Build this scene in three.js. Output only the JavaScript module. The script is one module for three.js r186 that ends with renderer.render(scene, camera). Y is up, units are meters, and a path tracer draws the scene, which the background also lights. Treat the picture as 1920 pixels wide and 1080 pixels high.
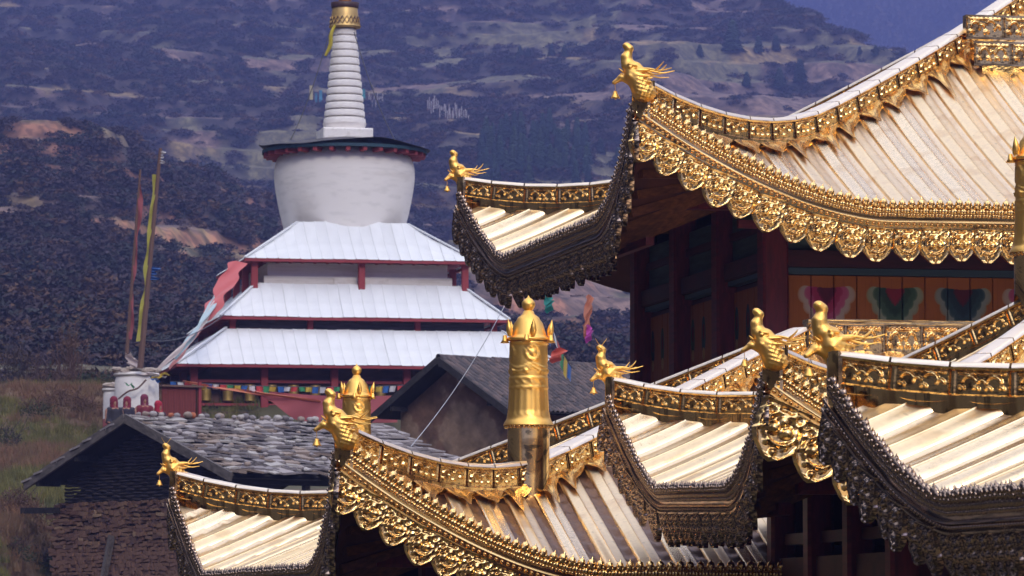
import * as THREE from 'three';
import { mergeGeometries, mergeVertices } from 'three/addons/utils/BufferGeometryUtils.js';
import { MarchingCubes } from 'three/addons/objects/MarchingCubes.js';

// ------------------------------------------------------------------ camera, sky, sun, exposure
const scene = new THREE.Scene();
const EYE = 5, FPX = 8000, HORIZON = 1150;
const camera = new THREE.PerspectiveCamera(2 * Math.atan(540 / FPX) * 180 / Math.PI, 16 / 9, 0.5, 12000);
camera.position.set(0, EYE, 0);
const PITCH = Math.atan((HORIZON - 540) / FPX);
camera.rotation.x = PITCH;
camera.focus = 44; camera.userData.fStop = 9;
scene.add(camera);
const renderer = new THREE.WebGLRenderer({ antialias: true });
renderer.toneMapping = THREE.LinearToneMapping;
renderer.toneMappingExposure = 1.58;
renderer.shadowMap.enabled = true;
const SUN = new THREE.Vector3(0.28, 0.66, 0.70).normalize();
{
  const w = 256, h = 128, data = new Float32Array(w * h * 4);
  for (let j = 0; j < h; j++) for (let i = 0; i < w; i++) {
    const el = ((j + 0.5) / h - 0.5) * Math.PI, e = Math.max(0, Math.sin(el));
    const a = Math.pow(e, 0.8), az = ((i + 0.5) / w - 0.5) * 2 * Math.PI, dx = Math.cos(el) * Math.cos(az), dz = Math.cos(el) * Math.sin(az), dy = Math.sin(el);
    const gl = el > -0.05 ? 1 + 0.75 * Math.pow(Math.max(0, dx * SUN.x + dy * SUN.y + dz * SUN.z), 3) : 1; // thin cloud is brighter toward the veiled sun
    const k = (j * w + i) * 4;
    // overcast: brighter toward the zenith, cooler and dimmer at the horizon
    data[k] = (0.36 + 0.92 * a) * gl; data[k + 1] = (0.39 + 0.93 * a) * gl; data[k + 2] = (0.50 + 0.93 * a) * gl; data[k + 3] = 1;
  }
  const sky = new THREE.DataTexture(data, w, h, THREE.RGBAFormat, THREE.FloatType);
  sky.mapping = THREE.EquirectangularReflectionMapping; sky.magFilter = THREE.LinearFilter; sky.needsUpdate = true;
  scene.background = sky; scene.environment = sky;
}
const sun = new THREE.DirectionalLight(0xfff2e0, 1.5);
sun.position.copy(SUN).multiplyScalar(200); sun.target.position.set(0, 0, -60);
sun.castShadow = true; sun.shadow.radius = 22;
Object.assign(sun.shadow.camera, { left: -120, right: 120, top: 120, bottom: -120, near: 1, far: 600 });
scene.add(sun, sun.target);
scene.fog = new THREE.FogExp2(new THREE.Color().setRGB(0.30, 0.37, 1.0), 0.00043);

// ------------------------------------------------------------------ helpers
let seed = 12345;
function rnd() { seed |= 0; seed = seed + 0x6D2B79F5 | 0; let t = Math.imul(seed ^ seed >>> 15, 1 | seed); t = t + Math.imul(t ^ t >>> 7, 61 | t) ^ t; return ((t ^ t >>> 14) >>> 0) / 4294967296; }
const rr = (a, b) => a + (b - a) * rnd();
const sm = (a, b, x) => { const t = Math.min(1, Math.max(0, (x - a) / (b - a))); return t * t * (3 - 2 * t); };
const mix = (a, b, t) => a + (b - a) * t, clamp = (x, a = 0, b = 1) => Math.min(b, Math.max(a, x));
function h2(i, j, k = 0) { let n = Math.imul(i, 374761393) + Math.imul(j, 668265263) + Math.imul(k, 2147483647 ^ 0x3c6ef372) | 0; n = Math.imul(n ^ n >>> 13, 1274126177); return ((n ^ n >>> 16) >>> 0) / 4294967296; }
function vn(x, y, k = 0) { const i = Math.floor(x), j = Math.floor(y), fx = x - i, fy = y - j, u = fx * fx * (3 - 2 * fx), v = fy * fy * (3 - 2 * fy); return mix(mix(h2(i, j, k), h2(i + 1, j, k), u), mix(h2(i, j + 1, k), h2(i + 1, j + 1, k), u), v); }
function fbm(x, y, o = 4, k = 0) { let s = 0, a = 0.5, n = 0; for (let i = 0; i < o; i++) { s += a * vn(x, y, k + i); n += a; x = x * 2.03 + 17.1; y = y * 2.03 + 9.7; a *= 0.5; } return s / n; }
const V = (x, y, z) => new THREE.Vector3(x, y, z);
// world point of a photograph position at a given distance along -z
const cp = Math.cos(PITCH), sp = Math.sin(PITCH);
function P(px, py, D) {
  const x = (px - 960) / FPX, y = (540 - py) / FPX;
  const ry = y * cp + sp, rz = -cp + y * sp, s = D / -rz;
  return V(x * s, EYE + ry * s, -D);
}
const used = {};
function nm(n) { const c = used[n] = (used[n] ?? -1) + 1; return c ? `${n}_${String(c).padStart(3, '0')}` : n; }
function mesh(name, g, m, parent) { const o = new THREE.Mesh(g, m); o.name = parent ? name : nm(name); o.castShadow = o.receiveShadow = true; (parent ?? scene).add(o); return o; }
function thing(name, label, category, pos = [0, 0, 0], rotY = 0, group) {
  const o = new THREE.Group(); o.name = nm(name); o.position.set(...pos); o.rotation.y = rotY; o.userData = { label, category }; if (group) o.userData.group = group; scene.add(o); return o;
}
function tag(o, label, category, group, kind) { o.userData.label = label; if (category) o.userData.category = category; if (group) o.userData.group = group; if (kind) o.userData.kind = kind; return o; }
function struct(o, label) { o.userData.kind = 'structure'; if (label) o.userData.label = label; return o; }
function copyOf(o, label) { const c = o.clone(); c.name = nm(o.name.replace(/_\d+$/, '')); c.userData = { ...o.userData }; if (label) c.userData.label = label; scene.add(c); return c; }
function grid(nu, nv, fn, uvf) {
  const pos = [], uv = [], idx = [];
  for (let j = 0; j <= nv; j++) for (let i = 0; i <= nu; i++) { const p = fn(i / nu, j / nv); pos.push(p.x ?? p[0], p.y ?? p[1], p.z ?? p[2]); const q = uvf ? uvf(i / nu, j / nv) : [i / nu, j / nv]; uv.push(q[0], q[1]); }
  for (let j = 0; j < nv; j++) for (let i = 0; i < nu; i++) { const a = j * (nu + 1) + i, b = a + 1, c = a + nu + 1, d = c + 1; idx.push(a, b, c, b, d, c); }
  const g = new THREE.BufferGeometry(); g.setAttribute('position', new THREE.Float32BufferAttribute(pos, 3)); g.setAttribute('uv', new THREE.Float32BufferAttribute(uv, 2)); g.setIndex(idx); g.computeVertexNormals(); return g;
}
function box(w, h, d, x = 0, y = 0, z = 0) { const g = new THREE.BoxGeometry(w, h, d); g.translate(x, y, z); return g; }
function cbox(w, h, d, x = 0, y = 0, z = 0, c = 0.02) { // chamfered box, 44 triangles
  const s = new THREE.Shape(), a = w / 2 - c, b = h / 2 - c; s.moveTo(-a, -b); s.lineTo(a, -b); s.lineTo(a, b); s.lineTo(-a, b); s.closePath();
  const g = new THREE.ExtrudeGeometry(s, { depth: d - 2 * c, bevelEnabled: true, bevelThickness: c, bevelSize: c, bevelSegments: 1, steps: 1 }); g.translate(x, y, z - d / 2 + c); return g;
}
function clean(g) { const q = g.index ? g.toNonIndexed() : g.clone(); for (const n of Object.keys(q.attributes)) if (!['position', 'normal', 'uv'].includes(n)) q.deleteAttribute(n); if (!q.attributes.uv) q.setAttribute('uv', new THREE.Float32BufferAttribute(new Float32Array(q.attributes.position.count * 2), 2)); if (!q.attributes.normal) q.computeVertexNormals(); return q; }
const merge = a => mergeGeometries(a.map(clean));
function tube(pts, r, seg = 6, n = 24, taper) {
  const c = new THREE.CatmullRomCurve3(pts); const g = new THREE.TubeGeometry(c, n, 1, seg, false);
  const pa = g.attributes.position;
  for (let i = 0; i <= n; i++) { const q = c.getPointAt(i / n), f = taper ? taper(i / n) * r : r; for (let j = 0; j <= seg; j++) { const k = i * (seg + 1) + j; pa.setXYZ(k, q.x + (pa.getX(k) - q.x) * f, q.y + (pa.getY(k) - q.y) * f, q.z + (pa.getZ(k) - q.z) * f); } }
  g.computeVertexNormals(); return g;
}
function bar(a, b, w, h) { // box bar from a to b
  const d = b.clone().sub(a), L = d.length(); const g = new THREE.BoxGeometry(w, h, L); const m = new THREE.Matrix4().lookAt(V(0, 0, 0), d.normalize(), Math.abs(d.y) > 0.95 ? V(1, 0, 0) : V(0, 1, 0)); g.applyMatrix4(m); g.translate((a.x + b.x) / 2, (a.y + b.y) / 2, (a.z + b.z) / 2); return g;
}
function sdf(fn, c, half, res) { // mesh of a signed distance field over a cube
  const mc = new MarchingCubes(res, new THREE.MeshStandardMaterial(), false, false, 200000); mc.isolation = 0;
  const s = mc.size, hs = mc.halfsize, q = V(0, 0, 0);
  for (let z = 0; z < s; z++) for (let y = 0; y < s; y++) for (let x = 0; x < s; x++) { q.set(c.x + (x - hs) / hs * half, c.y + (y - hs) / hs * half, c.z + (z - hs) / hs * half); mc.field[x + y * s + z * s * s] = -fn(q); }
  mc.update(); const n = mc.count ?? mc.geometry.drawRange.count, p = new Float32Array(n * 3);
  for (let i = 0; i < n; i++) { p[i * 3] = c.x + mc.positionArray[i * 3] * half; p[i * 3 + 1] = c.y + mc.positionArray[i * 3 + 1] * half; p[i * 3 + 2] = c.z + mc.positionArray[i * 3 + 2] * half; }
  let g = new THREE.BufferGeometry(); g.setAttribute('position', new THREE.BufferAttribute(p, 3)); g = mergeVertices(g, half / res * 0.02); g.computeVertexNormals(); return g;
}
function cap(p, a, b, ra, rb) { const ax = b.x - a.x, ay = b.y - a.y, az = b.z - a.z, px = p.x - a.x, py = p.y - a.y, pz = p.z - a.z; const t = clamp((px * ax + py * ay + pz * az) / (ax * ax + ay * ay + az * az + 1e-9)); return Math.hypot(px - ax * t, py - ay * t, pz - az * t) - mix(ra, rb, t); }
function smin(a, b, k) { const h = clamp(0.5 + 0.5 * (b - a) / k); return mix(b, a, h) - k * h * (1 - h); }

// ------------------------------------------------------------------ textures and materials
const rgb = (r, g, b) => new THREE.Color().setRGB(r, g, b);
function dataTex(n, fn, srgb, rep = 1) { const d = new Uint8Array(n * n * 4); for (let j = 0; j < n; j++) for (let i = 0; i < n; i++) { const c = fn(i / n, j / n, i, j), k = (j * n + i) * 4; d[k] = c[0] * 255; d[k + 1] = c[1] * 255; d[k + 2] = c[2] * 255; d[k + 3] = 255; } const t = new THREE.DataTexture(d, n, n); t.wrapS = t.wrapT = THREE.RepeatWrapping; t.magFilter = THREE.LinearFilter; t.minFilter = THREE.LinearMipmapLinearFilter; t.generateMipmaps = true; if (srgb) t.colorSpace = THREE.SRGBColorSpace; t.repeat.set(rep, rep); t.needsUpdate = true; return t; }
function tn(x, y, f, o, k) { // tileable fbm on the unit square
  let s = 0, a = 0.5, n = 0; for (let q = 0; q < o; q++) { const X = x * f, Y = y * f, i = Math.floor(X), j = Math.floor(Y), fx = X - i, fy = Y - j, u = fx * fx * (3 - 2 * fx), v = fy * fy * (3 - 2 * fy), w = z => ((z % f) + f) % f; s += a * mix(mix(h2(w(i), w(j), k + q), h2(w(i + 1), w(j), k + q), u), mix(h2(w(i), w(j + 1), k + q), h2(w(i + 1), w(j + 1), k + q), u), v); n += a; a *= 0.5; f *= 2; } return s / n;
}
const dentTex = dataTex(256, (x, y) => { const v = tn(x, y, 5, 5, 3); return [v, v, v]; }, false, 1);
const roughTex = dataTex(256, (x, y) => { const v = 0.35 + 0.65 * tn(x, y, 8, 5, 9); return [1, v, 1]; }, false, 1);
const tarnTex = dataTex(512, (x, y) => { const a = sm(0.55, 0.80, tn(x, y, 6, 6, 21)), b = sm(0.76, 0.82, tn(x, y, 40, 3, 31)); const d = 1 - 0.06 * a - 0.10 * b; const w = 0.97 + 0.06 * (tn(x, y, 60, 2, 5) - 0.5); return [d * w, (d - 0.03 * a) * w, (d - 0.06 * a) * w].map(v => clamp(v)); }, true, 0.7);
const grainTex = dataTex(256, (x, y) => { const v = 0.62 + 0.38 * tn(x, y * 0.999, 16, 5, 40); return [v, v, v]; }, true, 1);
const woodTex = dataTex(256, (x, y) => { const v = 0.55 + 0.45 * tn((x + 0.02 * tn(x, y, 8, 2, 4)) % 1, y * 0.12 % 1, 32, 4, 50); return [v, v, v]; }, true, 1);
const stainTex = dataTex(256, (x, y) => { const a = sm(0.5, 0.7, tn(x, y, 4, 5, 201)), b = sm(0.58, 0.7, tn(x, y, 14, 4, 207)); const v = 1 - 0.22 * a - 0.30 * b; return [v, v * (1 - 0.05 * a), v * (1 - 0.10 * a)]; }, true, 1);
const M = (o) => new THREE.MeshStandardMaterial(o);
const gold = {
  sheet: M({ color: rgb(1.0, 0.79, 0.50), metalness: 1, roughness: 0.26, map: tarnTex, bumpMap: dentTex, bumpScale: 0.0012 }),
  sheet2: M({ color: rgb(0.99, 0.76, 0.45), metalness: 1, roughness: 0.30, map: tarnTex, bumpMap: dentTex, bumpScale: 0.0015 }),
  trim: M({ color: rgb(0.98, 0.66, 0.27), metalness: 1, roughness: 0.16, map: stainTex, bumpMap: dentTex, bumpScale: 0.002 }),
  relief: M({ color: rgb(0.98, 0.66, 0.27), metalness: 1, roughness: 0.21, map: stainTex }),
  flash: M({ color: rgb(0.95, 0.58, 0.17), metalness: 1, roughness: 0.24, map: stainTex, bumpMap: dentTex, bumpScale: 0.012 }),
  cast: M({ color: rgb(0.95, 0.56, 0.14), metalness: 1, roughness: 0.42 }),
  cap: M({ color: rgb(0.97, 0.83, 0.65), metalness: 1, roughness: 0.42, bumpMap: dentTex, bumpScale: 0.004 }),
  shadedLeft: M({ color: rgb(0.60, 0.47, 0.37), metalness: 1, roughness: 0.26, map: dataTex(256, (x, y) => { const v = 0.45 + 0.55 * sm(0.35, 0.65, tn(x, y, 24, 4, 77)); return [v, v * 0.97, v * 0.95]; }, true, 1.3) }), // mottled grey-brown gilding, shade of the left eaves put into its colour
  pan: M({ color: rgb(0.90, 0.70, 0.46), metalness: 1, roughness: 0.32, map: tarnTex, bumpMap: dentTex, bumpScale: 0.002 }),
  darkPan: M({ color: rgb(0.20, 0.095, 0.045), metalness: 1, roughness: 0.34, map: tarnTex, bumpMap: dentTex, bumpScale: 0.012 }),  // dark brown metal, used only for the front gutters of one hall
};
const mat = {
  soffit: M({ color: rgb(0.20, 0.065, 0.035), roughness: 0.8, map: woodTex }),
  rafter: M({ color: rgb(0.32, 0.11, 0.025), roughness: 0.7, map: woodTex }),
  redwood: M({ color: rgb(0.22, 0.016, 0.020), roughness: 0.55, map: woodTex }),
  darkred: M({ color: rgb(0.10, 0.011, 0.014), roughness: 0.6, map: woodTex }),
  teal: M({ color: rgb(0.08, 0.13, 0.13), roughness: 0.7, map: grainTex }),
  blueband: M({ color: rgb(0.04, 0.08, 0.12), roughness: 0.6 }),
  white: M({ color: rgb(0.85, 0.81, 0.78), roughness: 0.9, map: dataTex(512, (x, y) => { const s = sm(0.5, 0.8, tn(x, y, 7, 6, 61)) * 0.05, q = sm(0.5, 0.8, tn(x, y, 40, 4, 66)) * 0.04; return [1 - s - q, 1 - s * 1.15 - q, 1 - s * 1.3 - q]; }, true, 1) }),
  sheetWhite: [0, 1, 2].map(i => M({ color: rgb(0.76 + 0.02 * i, 0.775 + 0.02 * i, 0.79 + 0.02 * i), roughness: 0.45, metalness: 0.0, bumpMap: dentTex, bumpScale: 0.01, map: grainTex.clone() })),
  stupaRed: M({ color: rgb(0.28, 0.032, 0.038), roughness: 0.65 }),
  stupaDark: M({ color: rgb(0.20, 0.10, 0.08), roughness: 0.9, map: grainTex }),
  greyWall: M({ color: rgb(0.36, 0.35, 0.36), roughness: 0.95, map: grainTex }),
};
for (const m of mat.sheetWhite) { m.map = dataTex(128, (x, y) => { const v = 0.93 + 0.07 * tn(x, y, 6, 4, 71); return [v, v, v]; }, true, 0.5); }

// ------------------------------------------------------------------ terrain
const KN = [[-400, -3], [-60, -0.4], [60, 0], [78, 1.2], [100, 4.6], [108, 5.9], [115, 7.1], [135, 10], [147, 11.0], [152, 12.9], [170, 13.4], [210, 15.2], [250, 19], [450, 36], [750, 75], [1000, 125], [1250, 196], [1500, 272], [1800, 360]];
function baseH(d) { for (let i = 1; i < KN.length; i++) if (d <= KN[i][0]) { const [a, ya] = KN[i - 1], [b, yb] = KN[i]; return mix(ya, yb, (d - a) / (b - a)); } return 330; }
let LF = 0, LQ = 0;
function landH(x, d) {
  const far = sm(175, 300, d);
  let b = (baseH(d - 8) + baseH(d) + baseH(d + 8)) / 3;
  if (d < 175) b = baseH(d) + (fbm(x * 0.12, d * 0.12, 4, 5) - 0.5) * 0.9 * sm(90, 110, d);
  if (d < 125) b -= 2.2 * sm(-13.9, -12.9, x) * sm(123, 117, d) * sm(100, 106, d);
  b += far * ((fbm(x * 0.012 + 3, d * 0.006, 3, 11) - 0.5) * 26 + (fbm(x * 0.035, d * 0.02, 3, 15) - 0.5) * 8) * Math.min(1, d / 700);
  b += far * 20 * Math.exp(-(((x + 70 + (d - 600) * 0.10) / 34) ** 2) - ((d - 620) / 260) ** 2);
  const capH = Math.min(250, 189 - 1.15 * (x - 61)) + (fbm(x * 0.05, 3, 3, 19) - 0.5) * 10;
  b = -smin(-0, -b, 0.001); b = smin(b, capH, 10);
  if (far > 0) { // terraces
    const st = 2.0 + d * 0.0034, q = b / st + (fbm(x * 0.016, d * 0.010, 3, 23) - 0.5) * 2.4, f = q - Math.floor(q);
    const tq = Math.floor(q) + sm(0.58, 0.93, f); LF = f; LQ = Math.floor(q); b += far * (tq - q + 0.15) * st * 0.72;
    b += far * (fbm(x * 0.22, d * 0.14, 3, 29) - 0.5) * 1.1;
  }
  return b;
}
function landInfo(x, d) { // slope, place on the terrace, patch noise
  const e = 1.6, s = (landH(x, d + e) - landH(x, d - e)) / (2 * e); landH(x, d); const f = LF, lq = LQ;
  return { s, f, lq, n1: fbm(x * 0.020 + 7, d * 0.016, 4, 33), n2: fbm(x * 0.16, d * 0.10, 4, 41), spur: sm(-8, -40, x + (d - 600) * 0.06) };
}
function landColor(x, d, c) {
  const { s, f, lq, n1, n2, spur } = landInfo(x, d), g = fbm(x * 1.3, d * 0.9, 3, 47);
  const fieldTone = h2(Math.floor(x / 30 + n1 * 4), lq, 77);
  let r = [0.105, 0.096, 0.052]; // dry meadow
  if (fieldTone > 0.45) r = [0.145, 0.098, 0.080]; if (fieldTone > 0.78) r = [0.185, 0.135, 0.060];
  const hedge = sm(0.50, 0.62, f) * sm(1.0, 0.93, f), shrub = sm(0.50, 0.60, n1 * 0.52 + n2 * 0.28 + hedge * 0.25 - 0.020 + spur * 0.02 - 0.05 * sm(-10, 25, x));
  const dark = [0.028, 0.021, 0.026]; r = r.map((v, i) => mix(v, dark[i], shrub * 0.9));
  const bare = sm(0.25, 0.45, s) * hedge * sm(0.48, 0.58, fbm(x * 0.10, d * 0.05, 4, 55) + spur * 0.03) * sm(850, 420, d);
  const earth = [0.27, 0.125, 0.072]; r = r.map((v, i) => mix(v, earth[i], bare * 0.85));
  const k = 1.15 + 0.9 * g; c.setRGB(r[0] * k, r[1] * k, r[2] * k); return { shrub, bare };
}
{
  const xs = [], ds = []; for (let x = -235; x <= 260; x += 1.3) xs.push(x); for (let d = 163; d < 1750;) { ds.push(d); d *= 1.0032; }
  const nx = xs.length, nd = ds.length, pos = new Float32Array(nx * nd * 3), col = new Float32Array(nx * nd * 3), idx = [], c = new THREE.Color();
  for (let j = 0; j < nd; j++) for (let i = 0; i < nx; i++) { const k = (j * nx + i) * 3; pos[k] = xs[i]; pos[k + 1] = landH(xs[i], ds[j]); pos[k + 2] = -ds[j]; landColor(xs[i], ds[j], c); col[k] = c.r; col[k + 1] = c.g; col[k + 2] = c.b; }
  for (let j = 0; j < nd - 1; j++) for (let i = 0; i < nx - 1; i++) { const a = j * nx + i, b = a + 1, e = a + nx, f = e + 1; idx.push(a, b, e, b, f, e); }
  const g = new THREE.BufferGeometry(); g.setAttribute('position', new THREE.BufferAttribute(pos, 3)); g.setAttribute('color', new THREE.BufferAttribute(col, 3)); g.setIndex(idx); g.computeVertexNormals();
  { const uv = new Float32Array(nx * nd * 2); for (let i = 0; i < nx * nd; i++) { uv[i * 2] = pos[i * 3] / 23; uv[i * 2 + 1] = pos[i * 3 + 2] / 23; } g.setAttribute('uv', new THREE.BufferAttribute(uv, 2)); }
  const turf = dataTex(512, (x, y) => { const v = clamp(0.42 + 0.75 * tn(x, y, 12, 6, 131) * (0.7 + 0.5 * sm(0.3, 0.6, tn(x, y, 40, 3, 137)))); return [v, v * 0.98, v * 0.97]; }, true, 1);
  struct(mesh('hillside_terrain', g, M({ vertexColors: true, roughness: 1, map: turf })), 'terraced mountainside with dry meadows, shrubs and bare earth banks');
}
const fieldCol = (x, d, c) => { const n = fbm(x * 0.35, d * 0.3, 4, 81), m = fbm(x * 1.7, d * 1.5, 3, 84); let r = [0.070, 0.062, 0.030]; const e = [0.13, 0.078, 0.046]; const b = Math.max(sm(0.5, 0.62, n), sm(146, 148, d) * sm(155, 152, d) * sm(-13, -15, x)); r = r.map((v, i) => mix(v, e[i], b * 0.9)); const k = 0.6 + 0.8 * m; c.setRGB(r[0] * k, r[1] * k, r[2] * k); };
{ // near ground
  const xs = [], ds = []; for (let x = -24; x <= 26; x += 0.34) xs.push(x); for (let d = -6; d <= 168; d += d > 95 ? 0.3 : 1.5) ds.push(d);
  const g = grid(xs.length - 1, ds.length - 1, (u, v) => { const x = xs[Math.round(u * (xs.length - 1))], d = ds[Math.round(v * (ds.length - 1))]; return [x, landH(x, d), -d]; });
  const col = [], c = new THREE.Color(), pa = g.attributes.position; for (let i = 0; i < pa.count; i++) { fieldCol(pa.getX(i), -pa.getZ(i), c); col.push(c.r, c.g, c.b); }
  g.setAttribute('color', new THREE.Float32BufferAttribute(col, 3)); struct(mesh('field_ground', g, M({ vertexColors: true, roughness: 1 })), 'rough grassy slope and bare earth below the mountain');
  // one wide sheet under everything, out to the horizon, rising into unseen valley sides, the left made steep and dark to shade left-facing gilding
  const q = grid(80, 80, (u, v) => { const x = (u - 0.5) * 2, z = (v - 0.5) * 2, X = Math.sign(x) * Math.pow(Math.abs(x), 2.2) * 5000, Z = Math.sign(z) * Math.pow(Math.abs(z), 2.2) * 5000; const side = sm(60, 260, Math.abs(X)) * (X < 0 ? 1.0 : 0.4) * Math.abs(X) * sm(900, -200, Z) * sm(-3200, -900, Z); return [X, -1.4 + Math.min(side, 700) + sm(1500, 4500, Z) * 150, Z]; });
  struct(mesh('ground', q, M({ color: rgb(0.034, 0.030, 0.026), roughness: 1 })), 'valley floor and unseen valley sides, the left one steepened and darkened for shading');
}
{ // far hill behind the shoulder of the mountain
  const g = grid(150, 70, (u, v) => { const x = mix(-700, 1500, u), d = mix(2100, 4200, v); return [x, 150 + (d - 2100) * 0.36 + (fbm(x * 0.004, d * 0.002, 5, 91) - 0.5) * 190 + 0.10 * x, -d]; });
  struct(mesh('far_hill', g, M({ color: rgb(0.045, 0.036, 0.030), roughness: 1 })), 'hazy blue wooded mountain in the far distance');
}

// ------------------------------------------------------------------ shrubs and trees
function leafBall(n, rx, ry, rz, size, k) { // many small faces spread through a rounded volume
  const pos = [], nor = []; for (let i = 0; i < n; i++) { let x, y, z; do { x = rr(-1, 1); y = rr(0, 1); z = rr(-1, 1); } while (x * x + y * y + z * z > 1 || x * x + y * y + z * z < 0.16); const p = V(x * rx, y * ry, z * rz).multiplyScalar(0.75 + 0.4 * vn(x * 2 + k, z * 2 + y, k)); const a = V(rr(-1, 1), rr(-1, 1), rr(-1, 1)).normalize().multiplyScalar(size), b = V(rr(-1, 1), rr(-1, 1), rr(-1, 1)).normalize().multiplyScalar(size); for (const q of [p, p.clone().add(a), p.clone().add(b)]) pos.push(q.x, q.y, q.z); }
  const g = new THREE.BufferGeometry(); g.setAttribute('position', new THREE.Float32BufferAttribute(pos, 3)); g.computeVertexNormals(); return g;
}
const shrubMat = M({ color: 0xffffff, roughness: 1 });
{
  const kinds = [0, 1, 2].map(k => leafBall(170, 1, 0.85, 1, 0.25, k)); const lists = [[], [], []], c = new THREE.Color();
  let tries = 0; while (lists[0].length + lists[1].length + lists[2].length < 38000 && tries++ < 700000) {
    const d = 175 * Math.pow(1500 / 175, Math.pow(rnd(), 0.8)), x = rr(-0.15, 0.165) * d; if (Math.abs(x) > 230) continue;
    const { shrub, bare } = landColor(x, d, c); if (rnd() > shrub * shrub * 1.1 - bare * 0.6 && rnd() > 0.02) continue;
    const s = rr(0.5, 1.7) * (0.55 + 0.45 * shrub) * (0.7 + d * 0.0009); lists[tries % 3].push([x, d, s, rnd()]);
  }
  const m4 = new THREE.Matrix4(), q = new THREE.Quaternion();
  kinds.forEach((g, k) => { const im = new THREE.InstancedMesh(g, shrubMat, lists[k].length); lists[k].forEach(([x, d, s, t], i) => { q.setFromAxisAngle(V(0, 1, 0), t * 6.28); m4.compose(V(x, landH(x, d) - 0.25 * s, -d), q, V(s * 1.35, s * 0.8, s * 1.1)); im.setMatrixAt(i, m4); const a = h2(i, k, 5); if (a < 0.5) c.setRGB(0.040, 0.026, 0.030); else if (a < 0.86) c.setRGB(0.026, 0.028, 0.026); else c.setRGB(0.085, 0.045, 0.022); im.setColorAt(i, c); }); im.name = nm('hillside_shrubs'); im.castShadow = im.receiveShadow = true; tag(im, ['dark autumn shrubs covering the terraced mountainside', 'low brown bushes scattered over the terraced mountainside', 'rusty and dark scrub along the terrace banks'][k], 'shrubs', null, 'stuff'); scene.add(im); });
}
function coniferGeo(h, k) { const g = []; const L = 15; for (let i = 0; i < L; i++) { const t = i / L, y = h * (0.10 + 0.88 * t), r = h * 0.24 * Math.pow(1 - t, 0.8) + 0.05, n = 9; for (let j = 0; j < n; j++) { const a = (j + rnd()) / n * 6.283, rl = r * rr(0.6, 1.15), w = r * 0.34 + 0.05; const tip = V(Math.cos(a) * rl, y - rl * 0.35, Math.sin(a) * rl), px = V(-Math.sin(a) * w, 0, Math.cos(a) * w), mid = V(Math.cos(a) * rl * 0.4, y - 0.02 * h, Math.sin(a) * rl * 0.4); const q = new THREE.BufferGeometry(); const A = V(0, y + h * 0.05, 0), B = mid.clone().add(px), C = mid.clone().sub(px); const D = V(mid.x, mid.y - h * 0.05, mid.z); q.setAttribute('position', new THREE.Float32BufferAttribute([A, B, tip, A, tip, C, B, D, tip, D, C, tip].flatMap(v => [v.x, v.y, v.z]), 3)); q.computeVertexNormals(); g.push(q); } } return merge(g); }
const coniferMats = [rgb(0.024, 0.050, 0.036), rgb(0.034, 0.058, 0.034), rgb(0.022, 0.042, 0.040)].map(c => M({ color: c, roughness: 1 })), barkMat = M({ color: rgb(0.06, 0.04, 0.03), roughness: 1 });
const coniferProto = [0, 1, 2].map(k => coniferGeo(1, k)), trunkProto = new THREE.CylinderGeometry(0.012, 0.03, 0.9, 6).translate(0, 0.45, 0);
function conifer(px, py, D, hpx, label, group, wide = 1) { // py: foot of the tree
  const p = P(px, py, D), h = hpx * D / FPX, t = thing('conifer_tree', label, 'tree', [p.x, landH(p.x, D) - 0.1, -D], rnd() * 6, group);
  t.scale.set(h * wide, h, h * wide); const k = Math.floor(rnd() * 3); mesh('crown', coniferProto[k], coniferMats[Math.floor(rnd() * 3)], t); mesh('trunk', trunkProto, barkMat, t); return t;
}
// distance along the line of sight at which the hillside is met at a photograph position
function hitD(px, py, d0 = 200) { for (let d = d0; d < 1700; d *= 1.004) { const p = P(px, py, d); if (landH(p.x, d) >= p.y) return d; } return 1400; }
for (let i = 0; i < 74; i++) { const px = 900 + 205 * (i % 12 + rr(0.1, 0.9)) / 12, row = Math.floor(i / 12); const py = 262 + row * 15 + rr(-6, 6) + (px < 930 ? 18 : 0) + (px > 1070 ? 14 : 0); conifer(px, py, hitD(px, py), rr(34, 56), 'dark green conifer in the dense grove on the mountainside', 'conifers of the dense grove'); }
const lone = [[975, 112, 26, 'dark conifer, leftmost of the row of four on the upper terrace'], [990, 112, 24, 'dark conifer, second in the row of four on the upper terrace'], [1034, 106, 26, 'dark conifer, third in the row of four on the upper terrace'], [1058, 108, 25, 'dark conifer, rightmost of the row of four on the upper terrace'], [1374, 104, 62, 'tall dark tree clump standing highest on the right shoulder of the mountain'], [1312, 108, 26, 'small dark tree left of the tall clump on the right shoulder'], [1422, 108, 34, 'rounded dark tree right of the tall clump on the right shoulder'], [1455, 110, 32, 'dark tree near the crest, right of the rounded tree'], [1500, 168, 48, 'dark tree just above the gilded hip ridge, right of centre'], [1462, 178, 42, 'dark tree just above the gilded hip ridge, left of its neighbour'], [1400, 170, 30, 'dark bushy tree above the dip of the gilded ridge'], [1642, 112, 22, 'dark tree on the crest line at the far right'], [1612, 108, 18, 'small dark tree on the crest line beside the gilded ridge'], [1126, 288, 32, 'single dark tree right of the conifer grove'], [1160, 320, 40, 'single dark tree beside the gilded roof corner']];
for (const [px, py, h, l] of lone) conifer(px, py, hitD(px, py), h, l, 'single trees on the mountainside', 1.5);
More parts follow.
